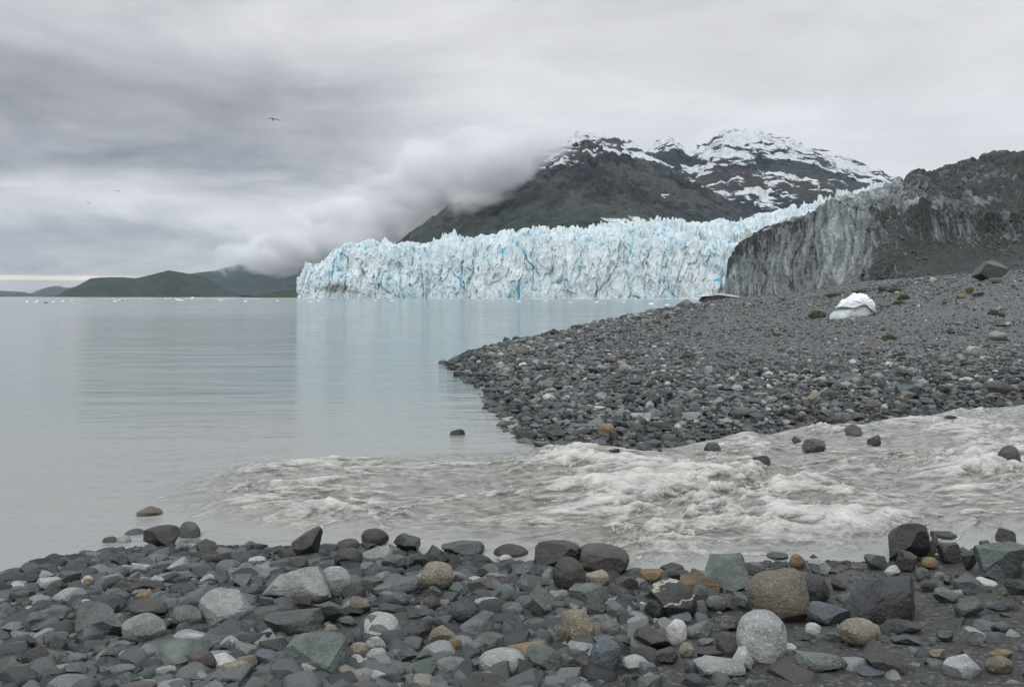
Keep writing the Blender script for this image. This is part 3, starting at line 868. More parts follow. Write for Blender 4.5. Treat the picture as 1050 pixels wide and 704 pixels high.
# u0, u1, v0 (top), v1 (foot), colour, shape, roll in degrees
T_NEAR = '''
80 136 617 655 gy wedge 4|127 171 631 661 lt round 0|158 207 657 689 gn wedge -12|124 153 664 682 lt slab -10|105 136 657 679 gy angular -6
127 150 536 551 wt round 4|105 122 545 559 bn round 0|119 134 547 559 lt round 0|147 182 540 564 dk angular 4|62 81 536 546 gy slab -16
64 73 559 567 wt round 0|68 90 576 588 dk angular 4|57 80 586 600 gy angular 0|83 97 594 604 oc slab -4|54 87 603 620 lt slab -16
80 104 605 617 dk slab -14|82 93 615 622 wh round 0|22 65 624 645 gy slab -14|28 64 636 652 bl slab -12|39 71 646 665 gn slab -14
8 36 652 669 dk slab -12|51 69 653 671 dk angular -8|23 50 664 683 bn slab -16|114 132 569 581 wt angular 0|132 150 569 580 wt angular 0
159 173 569 579 gy round 0|110 127 584 594 gn angular -10|129 147 598 609 bn slab 0|134 172 616 634 bn slab 6|108 138 681 694 gy round -4
97 113 662 675 gn round 0|184 205 532 554 gy round 4|186 212 549 559 tn slab -4|203 221 555 568 dk angular 0|219 233 558 567 oc angular 0
200 236 565 582 dk slab -18|300 329 544 577 dk angular 0|295 316 571 586 bn round 0|269 339 579 620 lt slab -10|327 361 583 613 lt round -8
205 258 607 643 lt block 8|273 330 622 655 gn block -12|295 355 654 693 gn block 0|220 237 585 601 bl angular 0|266 281 611 628 bl angular 20
302 320 611 625 bn angular 0|322 353 618 641 gy angular 6|332 346 641 654 tn round 0|261 297 666 686 bl slab 8|191 222 667 691 bn slab -26
225 254 679 694 tn slab -14|240 264 672 688 tn slab -20|226 249 660 670 dk slab -10|300 328 678 694 lt wedge 0|240 261 645 662 gn angular -12
343 371 563 584 dk angular 0|346 368 553 567 bn round 0|281 297 560 570 dk slab 0|274 295 577 586 dk slab 0|176 198 590 603 dk slab -6
239 258 589 603 gy angular 0|206 222 589 598 wh slab 0|251 260 557 567 wt angular 0|371 398 543 562 bn round 0|462 484 542 554 wt round 0
453 496 555 573 wt slab 0|403 430 550 568 wt angular 0|373 404 559 579 lt slab -20|392 417 570 586 gy block 0|432 461 560 584 dk angular 10
418 439 569 586 dk angular 0|432 464 578 606 granite round 0|373 390 579 597 gy angular 0|385 432 591 612 gy slab -12|350 375 600 617 dk slab -12
359 380 612 629 tn angular 10|460 491 616 639 dk round -8|480 507 594 612 bn angular 6|472 507 631 661 gy wedge 0|486 518 652 672 gn wedge -8
514 546 633 659 bl angular 6|488 512 579 593 gn angular 0|407 437 644 660 dk angular 6|427 444 633 651 gy slab 20|439 471 643 665 tn slab -8
459 474 656 673 oc block 18|491 539 667 694 lt round 0|443 481 675 694 gy round 0|359 378 660 675 tn round 0|375 396 665 681 lt round -6
362 373 646 660 bl round 0|403 427 664 682 bl slab -24|398 426 680 694 gy round 0|434 452 612 625 bn round 0|399 420 607 621 gy round 10
512 525 569 578 wh round 0|507 541 557 574 bn round 0|548 595 555 586 dk block 4|594 644 558 591 bn round 8|567 600 574 607 bn round 0
525 557 577 597 gy wedge 0|583 623 598 623 gn wedge 8|600 624 585 604 tn angular 10|538 568 601 632 gn angular -14|572 609 628 662 granite round 0
622 644 618 639 gy block 0|604 637 659 694 bl round 20|540 579 665 689 gn angular 0|575 611 671 694 bn angular 8|651 689 645 669 bn wedge 0
666 713 598 635 vein angular 4|661 686 616 636 dk slab 26|684 704 637 661 wh round 0|616 636 637 652 gy round 0|540 562 635 651 gy round 8
545 568 647 665 bl round 8|540 556 657 668 tn round 0|655 678 584 598 oc slab 0|682 698 585 600 dk block 0|630 654 589 608 bn angular 16
514 536 618 634 gy round 0|594 609 553 561 bn angular 0|555 568 583 599 lt slab 30|628 651 652 667 bn angular 10|602 622 620 635 dk angular 0
720 771 569 606 gn angular 4|768 830 588 640 granite round -4|757 806 631 680 speck round 14|824 850 592 620 dk round 0|826 872 619 642 bl slab 8
724 744 612 628 gy round 0|709 725 601 621 gy round 10|697 740 589 612 oc slab 8|735 758 609 626 bn angular 6|810 825 569 583 oc round 0
767 783 577 588 gy round 0|732 764 648 672 bn slab 16|747 773 668 690 lt angular 0|712 763 681 695 lt slab -2|696 711 660 674 tn round 0
814 869 671 689 gn slab 2|826 842 640 655 wh round 0|862 900 636 665 tn round 4|763 785 566 576 wt slab 0|852 868 594 606 dk angular 0
909 950 537 577 dk angular 0|954 986 543 560 dk slab 14|949 963 549 573 bn slab 40|918 941 565 587 bn wedge -6|963 988 558 578 dk block 4
986 1003 566 585 dk angular 0|945 961 572 584 oc round 0|864 944 585 638 dk block -10|906 944 637 651 dk slab 0|916 942 650 662 bl wedge -2
1022 1042 543 561 bn angular 0|1001 1044 557 594 gn angular 0|1008 1032 578 595 bl angular 8|1001 1022 592 603 wh slab 10|958 981 604 619 gn slab 10
938 953 583 597 gy round 0|988 1009 645 662 lt wedge 6|1011 1038 674 692 tn round -4|1015 1038 666 676 oc slab 0|887 935 666 692 bn angular 10
879 907 681 694 bl slab 4|961 977 647 659 gy wedge 0|1005 1022 632 642 bn slab 0|954 970 666 676 tn slab 0|943 961 596 607 bn slab 0
786 808 566 575 wt round 0
'''
T_STREAM = '''
722 739 460 473 wt round 0|864 884 441 454 bn angular 0|890 903 452 462 wt angular 0|812 821 454 461 bn angular 0|770 790 474 485 wt slab 0
826 833 464 470 wt round 0|1022 1046 464 492 wt round 0|967 982 431 441 wt slab 0|139 166 516 529 tn slab 0|461 477 438 446 bn slab 0
563 573 467 475 wt slab 0|620 636 466 474 wt slab 0|650 661 472 478 wt round 0|674 679 465 470 wt round 0|822 846 456 470 wt angular 0|551 556 344 348 dk round 0
'''
T_FAR = '''
613 631 434 448 oc round -8|624 634 437 453 bn slab -40|604 623 450 461 gy slab -4|677 694 444 457 gy round 0|662 680 405 418 dk angular 0
688 699 414 432 gy angular 0|680 686 418 423 oc round 0|657 669 420 428 dk round 0|652 663 428 438 dk wedge 0|748 760 419 429 gy slab 0
748 778 420 428 bn slab 0|838 853 424 437 dk wedge 0|815 830 432 448 dk slab -30|828 841 402 415 tn wedge 0|989 1008 354 364 wh slab 4
965 972 365 374 tn round 0|920 943 393 406 bl angular 0|1005 1038 392 403 bn slab 0|947 956 396 403 gn angular 0|984 999 382 390 bn round 0
1019 1034 330 335 bn slab 0|885 895 389 397 gn round 0|914 926 380 388 gy wedge 0|757 767 379 389 bn angular 0|773 787 386 398 gy wedge 0
793 804 392 403 gy slab -10|793 802 339 345 tn wedge 0|834 848 385 393 lt slab 0|857 863 338 342 oc round 0|528 540 356 365 tn round 0
646 663 377 383 gy slab 0|676 686 321 327 dk angular 0|998 1030 267 287 gn angular 0|900 912 290 299 gn round 0|953 961 284 289 wh slab 0
981 990 301 306 oc round 0|990 998 294 301 oc angular 0|996 1011 298 304 gy slab 0|1013 1027 285 291 tn slab 0|870 882 413 421 gn angular 0
'''


def parse(s):
    r = []
    for ln in s.strip().replace('\n', '|').split('|'):
        a = ln.split()
        r.append((*map(float, a[:4]), a[4], a[5], float(a[6])))
    return r


STONES = []                       # dicts used for the descriptions


def place_stone(u0, u1, v0, v1, colr, shape, roll, seed, zone, water=False, mesh=None):
    uc, w = (u0 + u1) / 2, u1 - u0
    if water:
        Yf_ = F * CAMH / (v1 - HZ)
        zf_ = 0.0
        xf = (uc - 525) / F * Yf_
    else:
        xf, Yf_, zf_ = spot(uc, v1)
    Wm = w * Yf_ / F
    Hpx = (v1 - v0) * Yf_ / F * (1.15 if zone == 'near' else 1.0)
    Wm *= 1.06 if zone == 'near' else 1.0
    el_ = math.atan2(CAMH - zf_, Yf_)
    Dm = Wm * (0.62 if shape == 'slab' else 0.78)
    Hm = max((Hpx - 0.75 * Dm * math.sin(el_)) / math.cos(el_), 0.26 * Wm)
    g = np.random.default_rng(seed + 991)
    yc = Yf_ + Dm * 0.42
    xc = xf * yc / Yf_
    sub = 5 if w > 42 else (4 if w > 17 else 3)
    me = mesh
    if me is None:
        v = stone_verts(sub, seed + (5003 if w > 60 and shape == 'round' else 0), shape)
        if shape == 'round' and w > 44:
            v = np.sign(v) * np.abs(v) ** 0.86
        sink = 1.18 if not water else 1.5
        v = v * np.array([Wm / 2, Dm / 2, Hm * sink / 2]) * np.array([1.03, 1, 1])
        ca, sa = math.cos(R(roll)), math.sin(R(roll))
        ex = abs(v[:, 0] * ca + v[:, 2] * sa).max()
        v = np.stack([v[:, 0] * ca + v[:, 2] * sa, v[:, 1], -v[:, 0] * sa + v[:, 2] * ca], -1)
        sc_ = np.array([Wm / 2 / max(abs(v[:, 0]).max(), 1e-6), 1, Hm * sink / 2 / max(abs(v[:, 2]).max(), 1e-6)])
        v = v * sc_
        base = v[:, 2].min() + Hm * (sink - 1)
        v[:, 2] -= base
        me = mesh_np('stone', v, ICO[sub][1])
    nm = 'boulder' if w > 40 or (Yf_ > 40 and w > 20) else ('rock' if w > 20 else 'stone')
    o = link(nm, me, SM[colr])
    wild = float(river_mask(np.array([xc]), np.array([yc]))[0]) if water else 0.0
    o.location = (xc, yc, zf_ if not water else -0.01 + 0.10 * wild)
    STONES.append(dict(o=o, u=uc, v=(v0 + v1) / 2, w=w, h=v1 - v0, col=colr, shape=shape, zone=zone, nm=nm, x=xc, y=yc, r=Wm / 2, z=zf_, v1=v1))
    return o


k = 0
for zone, tab, wat in (('near', T_NEAR, False), ('stream', T_STREAM, True), ('far', T_FAR, False)):
    for row in parse(tab):
        k += 1
        place_stone(*row, seed=1000 + k * 7, zone=zone, water=wat)

# smaller cobbles between the traced ones, on the near bank
g = np.random.default_rng(99)
cells = [(s['u'], s['v'], s['w'] / 2, s['h'] / 2) for s in STONES if s['zone'] == 'near']
tries, made = 0, 0
while made < 74 and tries < 6000:
    tries += 1
    uc = g.uniform(4, 1046)
    lo_v = np.interp(uc, NEAR[:, 0], NEAR[:, 1])
    vb = lo_v + 6 + (694 - lo_v) * g.random() ** 0.8
    w = g.uniform(15, 31) * (0.7 + 0.5 * (vb - 560) / 130)
    if uc > 640 and g.random() < 0.45:
        continue
    h_ = w * g.uniform(0.5, 0.8)
    vc = vb - h_ / 2
    if any(abs(uc - a) < (w / 2 + c_) * 0.72 and abs(vc - b_) < (h_ / 2 + d_) * 0.72 for a, b_, c_, d_ in cells):
        continue
    cells.append((uc, vc, w / 2, h_ / 2))
    col_ = g.choice(['dk', 'gy', 'lt', 'gn', 'bl', 'bn', 'tn'], p=[.16, .25, .20, .18, .13, .05, .03])
    place_stone(uc - w / 2, uc + w / 2, vb - h_, vb, str(col_), str(g.choice(['angular', 'angular', 'slab', 'wedge', 'block'])), g.uniform(-15, 10), 5000 + made * 3, 'near')
    made += 1


# ------------------------------------------------------------------ gravel: uncountable
def pebbles(name, pts, sizes, cols, sub, seed, mat, flat=0.6, smooth=True):
    g = np.random.default_rng(seed)
    var = []
    for i in range(48):
        sh = ['angular', 'wedge', 'slab', 'wedge', 'angular', 'block', 'round'][i % 7]
        if sub == 0:
            v = ICO[0][0] * (1 + g.uniform(-0.28, 0.28, (12, 1)))
            v = v * np.array([1, g.uniform(0.6, 0.95), g.uniform(0.4, 0.75)])
        else:
            v = stone_verts(sub, seed + i, sh, detail=sub > 2) * np.array([1, g.uniform(0.6, 0.95), g.uniform(0.4, 0.75)])
        var.append(v)
    var = np.array(var)
    n = len(pts)
    nv = var.shape[1]
    V = var[g.integers(0, 48, n)]
    az = g.uniform(0, 2 * math.pi, n)
    tl_ = g.normal(0, 0.28, n)
    ca, sa, ct, st_ = np.cos(az), np.sin(az), np.cos(tl_), np.sin(tl_)
    x, y, z = V[..., 0], V[..., 1], V[..., 2]
    y, z = y * ct[:, None] - z * st_[:, None], y * st_[:, None] + z * ct[:, None]
    x, y = x * ca[:, None] - y * sa[:, None], x * sa[:, None] + y * ca[:, None]
    V = np.stack([x, y, z], -1) * (sizes / 2)[:, None, None] + pts[:, None, :]
    Fc = ICO[sub][1][None] + (np.arange(n) * nv)[:, None, None]
    C = np.repeat(cols, nv, axis=0)
    return tag(link(name, mesh_np(name, V.reshape(-1, 3), Fc.reshape(-1, 3), smooth, {'tone': C}), mat), kind='stuff')


PAL = np.array([(0.032, 0.035, 0.036), (0.085, 0.091, 0.091), (0.18, 0.188, 0.186), (0.072, 0.092, 0.085), (0.075, 0.092, 0.102), (0.072, 0.066, 0.059),
                (0.19, 0.172, 0.138), (0.34, 0.345, 0.33), (0.22, 0.155, 0.085)])
pm, t, p, _ = new_mat('mixed_gravel')
tone = N(t, 'ShaderNodeAttribute', attribute_name='tone').outputs['Color']
pos = N(t, 'ShaderNodeNewGeometry').outputs['Position']
s1 = NOISE(t, pos, 90.0, 3, 0.7)
c = MIX(t, SS(t, s1, 0.35, 0.65), MIX(t, 0.35, tone, (0.02, 0.02, 0.02)), tone)
t.links.new(c, p.inputs['Base Color'])
p.inputs['Roughness'].default_value = 0.55
bump(t, p, s1, 0.010, 0.8)


def tones(n, g, prob, mul=1.0):
    return PAL[g.choice(len(PAL), n, p=prob)] * g.uniform(0.42, 1.35, (n, 1)) * mul * 0.82


g = np.random.default_rng(5)
n = 40000
uu = g.uniform(-400, 1700, n)
yy = 2.6 + 4.9 * g.random(n) ** 0.8
xx = (uu - 525) / F * yy
dn = np.interp(xx, nx, ny) - yy
stony = sstep(vnoise(P3(xx * 0.9, yy * 0.9, 3.3), 71) + 0.35 - 0.75 * sstep(uu, 620, 760) + 0.5 * sstep(-dn, -0.8, -0.1), -0.25, 0.35)
kp = (dn > -0.12) & (g.random(n) < 0.10 + 0.90 * stony)
xx, yy, uu = xx[kp], yy[kp], uu[kp]
sz_ = np.clip(np.exp(g.normal(np.log(0.038 + 0.022 * sstep(-uu, -680, -520)), 0.62)), 0.010, 0.20)
tn_ = tones(len(xx), g, [.30, .24, .14, .14, .11, .045, .012, .010, .003], 1.2) * (1 - 0.45 * sstep(-np.interp(xx, nx, ny) + yy, -0.7, -0.1))[:, None]
pp_ = P3(xx, yy, ground_z(xx, yy))
bigp = sz_ > 0.055
pebbles('gravel', pp_[~bigp], sz_[~bigp], tn_[~bigp], 1, 301, pm, smooth=False)
pebbles('gravel', pp_[bigp], sz_[bigp], tn_[bigp], 3, 311, pm)

n = 62000
uu = np.concatenate([g.uniform(440, 1180, n), g.uniform(1180, 1700, 2500)])
n = len(uu)
vv_ = 306 + 160 * g.random(n) ** 0.85
yy = F * (CAMH - 0.35) / (vv_ - 302.0)
yy = np.minimum(yy, 13 + 150 * g.random(n) ** 1.2)
lowY = g.random(n) < 0.5
yy = np.where(lowY, 11.0 + 26 * g.random(n) ** 1.1, yy)
midY = g.random(n) < 0.38
yy = np.where(midY, 30.0 + 85 * g.random(n), yy)
xx = (uu - 525) / F * yy
nr_ = 1700
nr2 = 14000
xx = np.concatenate([xx, g.uniform(20, 72, nr_), g.uniform(8, 75, nr2)])
yy = np.concatenate([yy, g.uniform(60, 130, nr_), 34 + 170 * g.random(nr2) ** 1.3])
head = np.concatenate([np.ones(n), np.full(nr_, 1.9), np.full(nr2, 1.15)])
df = sdf_poly(xx, yy, FAR)
kp = (df > -0.25) & (yy < 215)
xx, yy, df, head = xx[kp], yy[kp], df[kp], head[kp]
coarse = np.clip(1.35 - df / 9.0, 0.45, 1.25) * (1 + 0.35 * vnoise(P3(xx * 0.35, yy * 0.35, 0), 72))
sz_ = np.clip(np.exp(g.normal(math.log(0.068), 0.56, len(xx))) * coarse, 0.028, 0.30) * np.clip(0.6 + yy / 38, 0.8, 3.4) * head
pebbles('gravel', P3(xx, yy, ground_z(xx, yy) + sz_ * 0.16), sz_, tones(len(xx), g, [.24, .22, .20, .12, .09, .05, .03, .045, .005], 1.55) * (1 - 0.42 * sstep(-df, -0.9, -0.2))[:, None], 0, 302, pm, smooth=False)

# stones that have slid down the rubble slope
gg = np.random.default_rng(61)
ii = gg.integers(4, nf2 + 60, 1700)
jj = gg.integers(0, ns, 1700)
keep = (gg.random(1700) < sstep(U2[ii, jj], 860, 960)) & (U2[ii, jj] < 1250)
ii, jj = ii[keep], jj[keep]
sp_ = np.exp(gg.normal(math.log(0.55), 0.45, len(ii)))
pebbles('slope_rubble', P3(CLX[ii, jj], CLY[ii, jj], CLZ[ii, jj]), sp_, tones(len(ii), gg, [.20, .26, .22, .12, .10, .04, .03, .03, .0]), 0, 304, pm, smooth=False)

# ------------------------------------------------------------------ moss on the far beach
mm, t, p, _ = new_mat('moss')
pos = N(t, 'ShaderNodeNewGeometry').outputs['Position']
a = NOISE(t, pos, 9.0, 4, 0.65)
t.links.new(MIX(t, SS(t, a, 0.35, 0.65), (0.016, 0.026, 0.010), (0.052, 0.064, 0.022)), p.inputs['Base Color'])
p.inputs['Roughness'].default_value = 0.95
bump(t, p, NOISE(t, pos, 26.0, 4, 0.7), 0.06, 1.0)


def cushion(w, hgt_, seed, d_=0.8):
    v = ICO[4][0].copy()
    o = np.array([seed * 1.7, seed * 0.3, 2.0])
    v = v * (1 + 0.34 * fbm(v * 2 + o, 4, seed)[:, None] + 0.16 * ridged(v * 6 + o, 3, seed + 3)[:, None])
    v[:, 2] = np.where(v[:, 2] < 0, v[:, 2] * 0.25, v[:, 2])
    return mesh_np('moss', v * np.array([w / 2, w / 2 * d_, hgt_]), ICO[4][1])


MOSS = [(831, 848, 315, 326, 'biggest green moss cushion, on the gravel just left of the white ice block'),
        (906, 920, 340, 348, 'dark green moss clump alone on bare gravel below the white ice block'),
        (913, 927, 293, 299, 'moss clump at the cliff foot just above the white ice block'),
        (923, 934, 299, 307, 'round moss clump right of the white ice block, upper of two'),
        (918, 929, 306, 312, 'low moss clump touching the right side of the white ice block'),
        (1015, 1026, 315, 323, 'dark moss clump near the beach end below the big lone boulder'),
        (878, 892, 295, 300, 'flat moss strip at the dark cliff foot behind the white ice block'),
        (850, 864, 299, 304, 'flat moss strip at the dark cliff foot left of the white ice block')]
for i, (u0, u1, v0, v1, lab) in enumerate(MOSS):
    x, y, z = spot((u0 + u1) / 2, v1)
    w = (u1 - u0) * y / F
    o = link('moss_clump', cushion(w, (v1 - v0) * y / F * 0.62, 40 + i), mm)
    o.location = (x, y + w * 0.3, z - 0.02)
    tag(o, lab, 'moss', 'moss clumps on the far beach')
# a stone with moss on its front
x, y, z = spot(1023, 349)
o = place_stone(1014, 1033, 339, 349, 'lt', 'round', 0, 8123, 'far')
w = 15 * y / F
mo = link('moss_patch', cushion(w, 0.09, 61), mm, o)
mo.location = (-w * 0.15, -w * 0.5, 0.0)
STONES[-1]['lab'] = 'pale stone with green moss along its foot at the beach end'

# ------------------------------------------------------------------ ice on the beach and in the bay
bm_, t, p, _ = new_mat('white_ice')
pos = N(t, 'ShaderNodeNewGeometry').outputs['Position']
a = NOISE(t, pos, 2.5, 5, 0.6)
t.links.new(MIX(t, SS(t, a, 0.35, 0.7), (0.70, 0.75, 0.77), (0.86, 0.88, 0.88)), p.inputs['Base Color'])
p.inputs['Roughness'].default_value = 0.45
p.inputs['Subsurface Weight'].default_value = 0.3
p.inputs['Subsurface Radius'].default_value = (0.2, 0.3, 0.4)
p.inputs['Subsurface Scale'].default_value = 0.3
bump(t, p, M(t, 'ADD', a, M(t, 'MULTIPLY', NOISE(t, pos, 14.0, 4, 0.6), 0.3)), 0.12, 0.9)
cm, t, p, _ = new_mat('clear_grey_ice')
pos = N(t, 'ShaderNodeNewGeometry').outputs['Position']
a = NOISE(t, pos, 3.0, 4, 0.6)
t.links.new(MIX(t, SS(t, a, 0.35, 0.7), (0.38, 0.42, 0.445), (0.66, 0.695, 0.71)), p.inputs['Base Color'])
p.inputs['Roughness'].default_value = 0.18
p.inputs['Subsurface Weight'].default_value = 0.4
p.inputs['Subsurface Radius'].default_value = (0.2, 0.3, 0.4)
p.inputs['Subsurface Scale'].default_value = 0.3
bump(t, p, a, 0.10, 0.8)

x, y, z = spot(880, 325)
s = y / F
berg = bpy.data.objects.new('ice_block', None)
COL.objects.link(berg)
berg.location = (x, y + 0.8, z - 0.05)
berg.scale = (0.93, 0.93, 0.88)
tag(berg, 'melting white block of ice stranded on the gravel beach', 'ice block')


def ice_piece(outline, depth, seed, rough=0.06, sub=3, taper=0.75):
    """closed lumpy solid: a side outline given thickness, rounded by its own noise"""
    o_ = np.array(outline, float)
    n_ = len(o_)
    tt_ = np.linspace(0, n_, 96, endpoint=False)
    i0 = tt_.astype(int) % n_
    fr = (tt_ - tt_.astype(int))[:, None]
    ring = o_[i0] * (1 - fr) + o_[(i0 + 1) % n_] * fr
    kern = np.hanning(9)
    kern /= kern.sum()
    ring = np.stack([np.convolve(np.concatenate([ring[-4:, k_], ring[:, k_], ring[:4, k_]]), kern, 'valid') for k_ in (0, 1)], -1)
    cen = ring.mean(0)
    vs_, fs_ = [], []
    lay = np.linspace(-1, 1, 25)
    for q_ in lay:
        sc_ = taper + (1 - taper) * math.sqrt(max(0, 1 - q_ * q_))
        sc_ *= 1 if abs(q_) < 0.93 else 0.86
        pr = cen + (ring - cen) * sc_
        vs_.append(np.stack([pr[:, 0], np.full(96, q_ * depth / 2), pr[:, 1]], -1))
    V = np.array(vs_)
    q3 = V.reshape(-1, 3)
    q3 = q3 + np.stack([fbm(q3 * 2.2 + 5 * k_, 4, seed + k_) for k_ in range(3)], -1) * rough * 3
    L, n96 = len(lay), 96
    for a_ in range(L - 1):
        for b_ in range(n96):
            fs_.append((a_ * n96 + b_, a_ * n96 + (b_ + 1) % n96, (a_ + 1) * n96 + (b_ + 1) % n96, (a_ + 1) * n96 + b_))
    c0, c1 = len(q3), len(q3) + 1
    q3 = np.vstack([q3, q3[:n96].mean(0), q3[-n96:].mean(0)])
    for b_ in range(n96):
        fs_.append((c0, (b_ + 1) % n96, b_, b_))
        fs_.append((c1, (L - 1) * n96 + b_, (L - 1) * n96 + (b_ + 1) % n96, (L - 1) * n96 + (b_ + 1) % n96))
    fs_ = [f_ if f_[2] != f_[3] else f_[:3] for f_ in fs_]
    me = bpy.data.meshes.new('ice')
    me.from_pydata([tuple(a_) for a_ in q3], [], fs_)
    me.polygons.foreach_set('use_smooth', [True] * len(me.polygons))
    return me


low = [((a - 880) * s, (325 - b_) * s) for a, b_ in [(856, 328), (859, 322), (866, 316), (873, 311), (880, 307), (890, 306), (898, 309), (901, 316), (899, 323), (890, 328), (875, 329)]]
cap = [((a - 880) * s, (325 - b_) * s) for a, b_ in [(864, 314), (867, 308), (875, 303), (883, 300.5), (889, 297), (896, 298), (893, 301.5), (899, 304), (901.5, 310), (903, 318), (897, 319), (894, 311.5), (888, 309.5), (880, 310.5), (872, 314)]]
b1 = link('clear_ice', ice_piece(low, 1.5, 501, 0.04, taper=0.7), cm, berg)
b1['label'] = 'greyer translucent lower half'
b2 = link('snow_crust', ice_piece(cap, 1.75, 511, 0.085, taper=0.72), bm_, berg)
b2['label'] = 'bright white overhanging crust'

# the dark ice slab grounded at the water's edge under the cliff
xd, yd = (733 - 525) / F * 205, 205.0
s = yd / F
ds = bpy.data.objects.new('grounded_ice', None)
COL.objects.link(ds)
zd = max(float(ground_z(xd, yd)), 0.0)
ds.location = (xd, yd, zd)
tag(ds, 'low dark ice slab with pale top grounded where beach meets bay', 'ice slab')
V0 = CAMH - zd
bot = HZ + F * V0 / yd
low = [((a - 733) * s, (bot - b_) * s) for a, b_ in [(716, bot + 1), (719, bot - 3.5), (726, bot - 6), (738, bot - 6), (750, bot - 4), (757, bot - 1.5), (756, bot + 1)]]
cap = [((a - 733) * s, (bot - b_) * s) for a, b_ in [(712, bot - 4), (720, bot - 6.5), (723, bot - 9), (727, bot - 8.2), (738, bot - 7.4), (750, bot - 6), (759, bot - 3.6), (757, bot - 2.8), (744, bot - 5), (730, bot - 5.8), (720, bot - 4.4)]]
dko = link('dirty_ice', ice_piece(low, 5.0, 521, 0.04), SM['wt'], ds)
cpo = link('pale_crust', ice_piece(cap, 5.6, 531, 0.03, taper=0.9), cm, ds)


def floe(w, h_, seed, sub=3):
    v = stone_verts(sub, seed, 'angular')
    return mesh_np('ice', v * np.array([w / 2, w / 2 * 0.7, h_ / 2]), ICO[sub][1], smooth=False)


FLO = [(28, 309.5, 5, 3, 'white'), (38, 310, 7, 4, 'white'), (47, 310.6, 6, 2.2, 'dark'), (55, 309.8, 4, 2, 'white'), (64, 309, 5, 2, 'white'), (74, 308.4, 4, 2, 'white'),
       (124, 308.6, 8, 3, 'white'), (118, 309, 5, 2, 'white'), (186, 308, 6, 1.6, 'white'), (182, 307.4, 5, 2, 'white'), (226, 308, 4, 1.6, 'white'), (252, 309, 5, 1.6, 'white'), (285, 308.6, 5, 1.6, 'white'),
       (318, 309.4, 6, 1.8, 'white'), (327, 308.6, 5, 2.4, 'white'), (385, 308.4, 5, 2, 'white'), (402, 308.8, 7, 1.8, 'white'), (455, 308.6, 6, 1.6, 'white'), (532, 309.2, 6, 1.8, 'white'),
       (560, 308.8, 5, 1.6, 'white'), (585, 309.8, 5, 1.5, 'white'), (612, 310, 6, 1.8, 'white'), (640, 309.6, 5, 1.6, 'white'), (668, 312, 9, 3.2, 'white'), (684, 312.6, 7, 1.6, 'white'), (700, 311, 6, 2, 'white')]
seen_f = {}
for i, (uc, v1, w, h_, cc) in enumerate(FLO):
    yw = F * CAMH / (v1 - HZ)
    s = yw / F
    o = link('ice_floe', floe(w * s * 0.8, h_ * s * 1.1, 700 + i * 3), bm_ if cc == 'white' else SM['wt'])
    o.location = ((uc - 525) / F * yw, yw, 0.0)
    where = ('off the wooded hill' if uc < 235 else 'off the left end of the ice cliff' if uc < 340 else 'below the middle of the ice cliff' if uc < 560 else 'near the gravel point')
    size = 'larger' if w >= 7 else 'small'
    lab = f'{"white" if cc == "white" else "dark dirty"} {size} ice floe floating {where}'
    kk_ = seen_f.get(lab, 0)
    seen_f[lab] = kk_ + 1
    if kk_:
        lab = lab + f', {["", "second", "third", "fourth", "fifth", "sixth", "seventh", "eighth"][kk_]} from left'
    elif cc == 'white':
        lab = lab + ', leftmost'
    tag(o, lab, 'ice floe', 'ice floes in the bay')

# brash ice along the foot of the cliff
g = np.random.default_rng(15)
n = 1000
uu = g.uniform(100, 720, n)
yy = np.where(uu > 312, interp(uu, GL_Y) - 22 - np.abs(g.normal(0, 28, n)), 880 + g.normal(0, 60, n))
xx = (uu - 525) / F * yy
sz_ = np.exp(g.normal(math.log(0.75), 0.45, n))
pebbles('brash_ice', P3(xx, yy, sz_ * 0.05), sz_, np.tile([(0.75, 0.8, 0.82)], (n, 1)), 0, 303, bm_, smooth=False)

# ------------------------------------------------------------------ gulls
gmx, t, p, _ = new_mat('dark_feathers')
pos = N(t, 'ShaderNodeTexCoord').outputs['Object']
t.links.new(MIX(t, SS(t, NOISE(t, pos, 9.0, 3, 0.5), 0.4, 0.6), (0.020, 0.022, 0.025), (0.07, 0.07, 0.075)), p.inputs['Base Color'])
p.inputs['Roughness'].default_value = 0.8


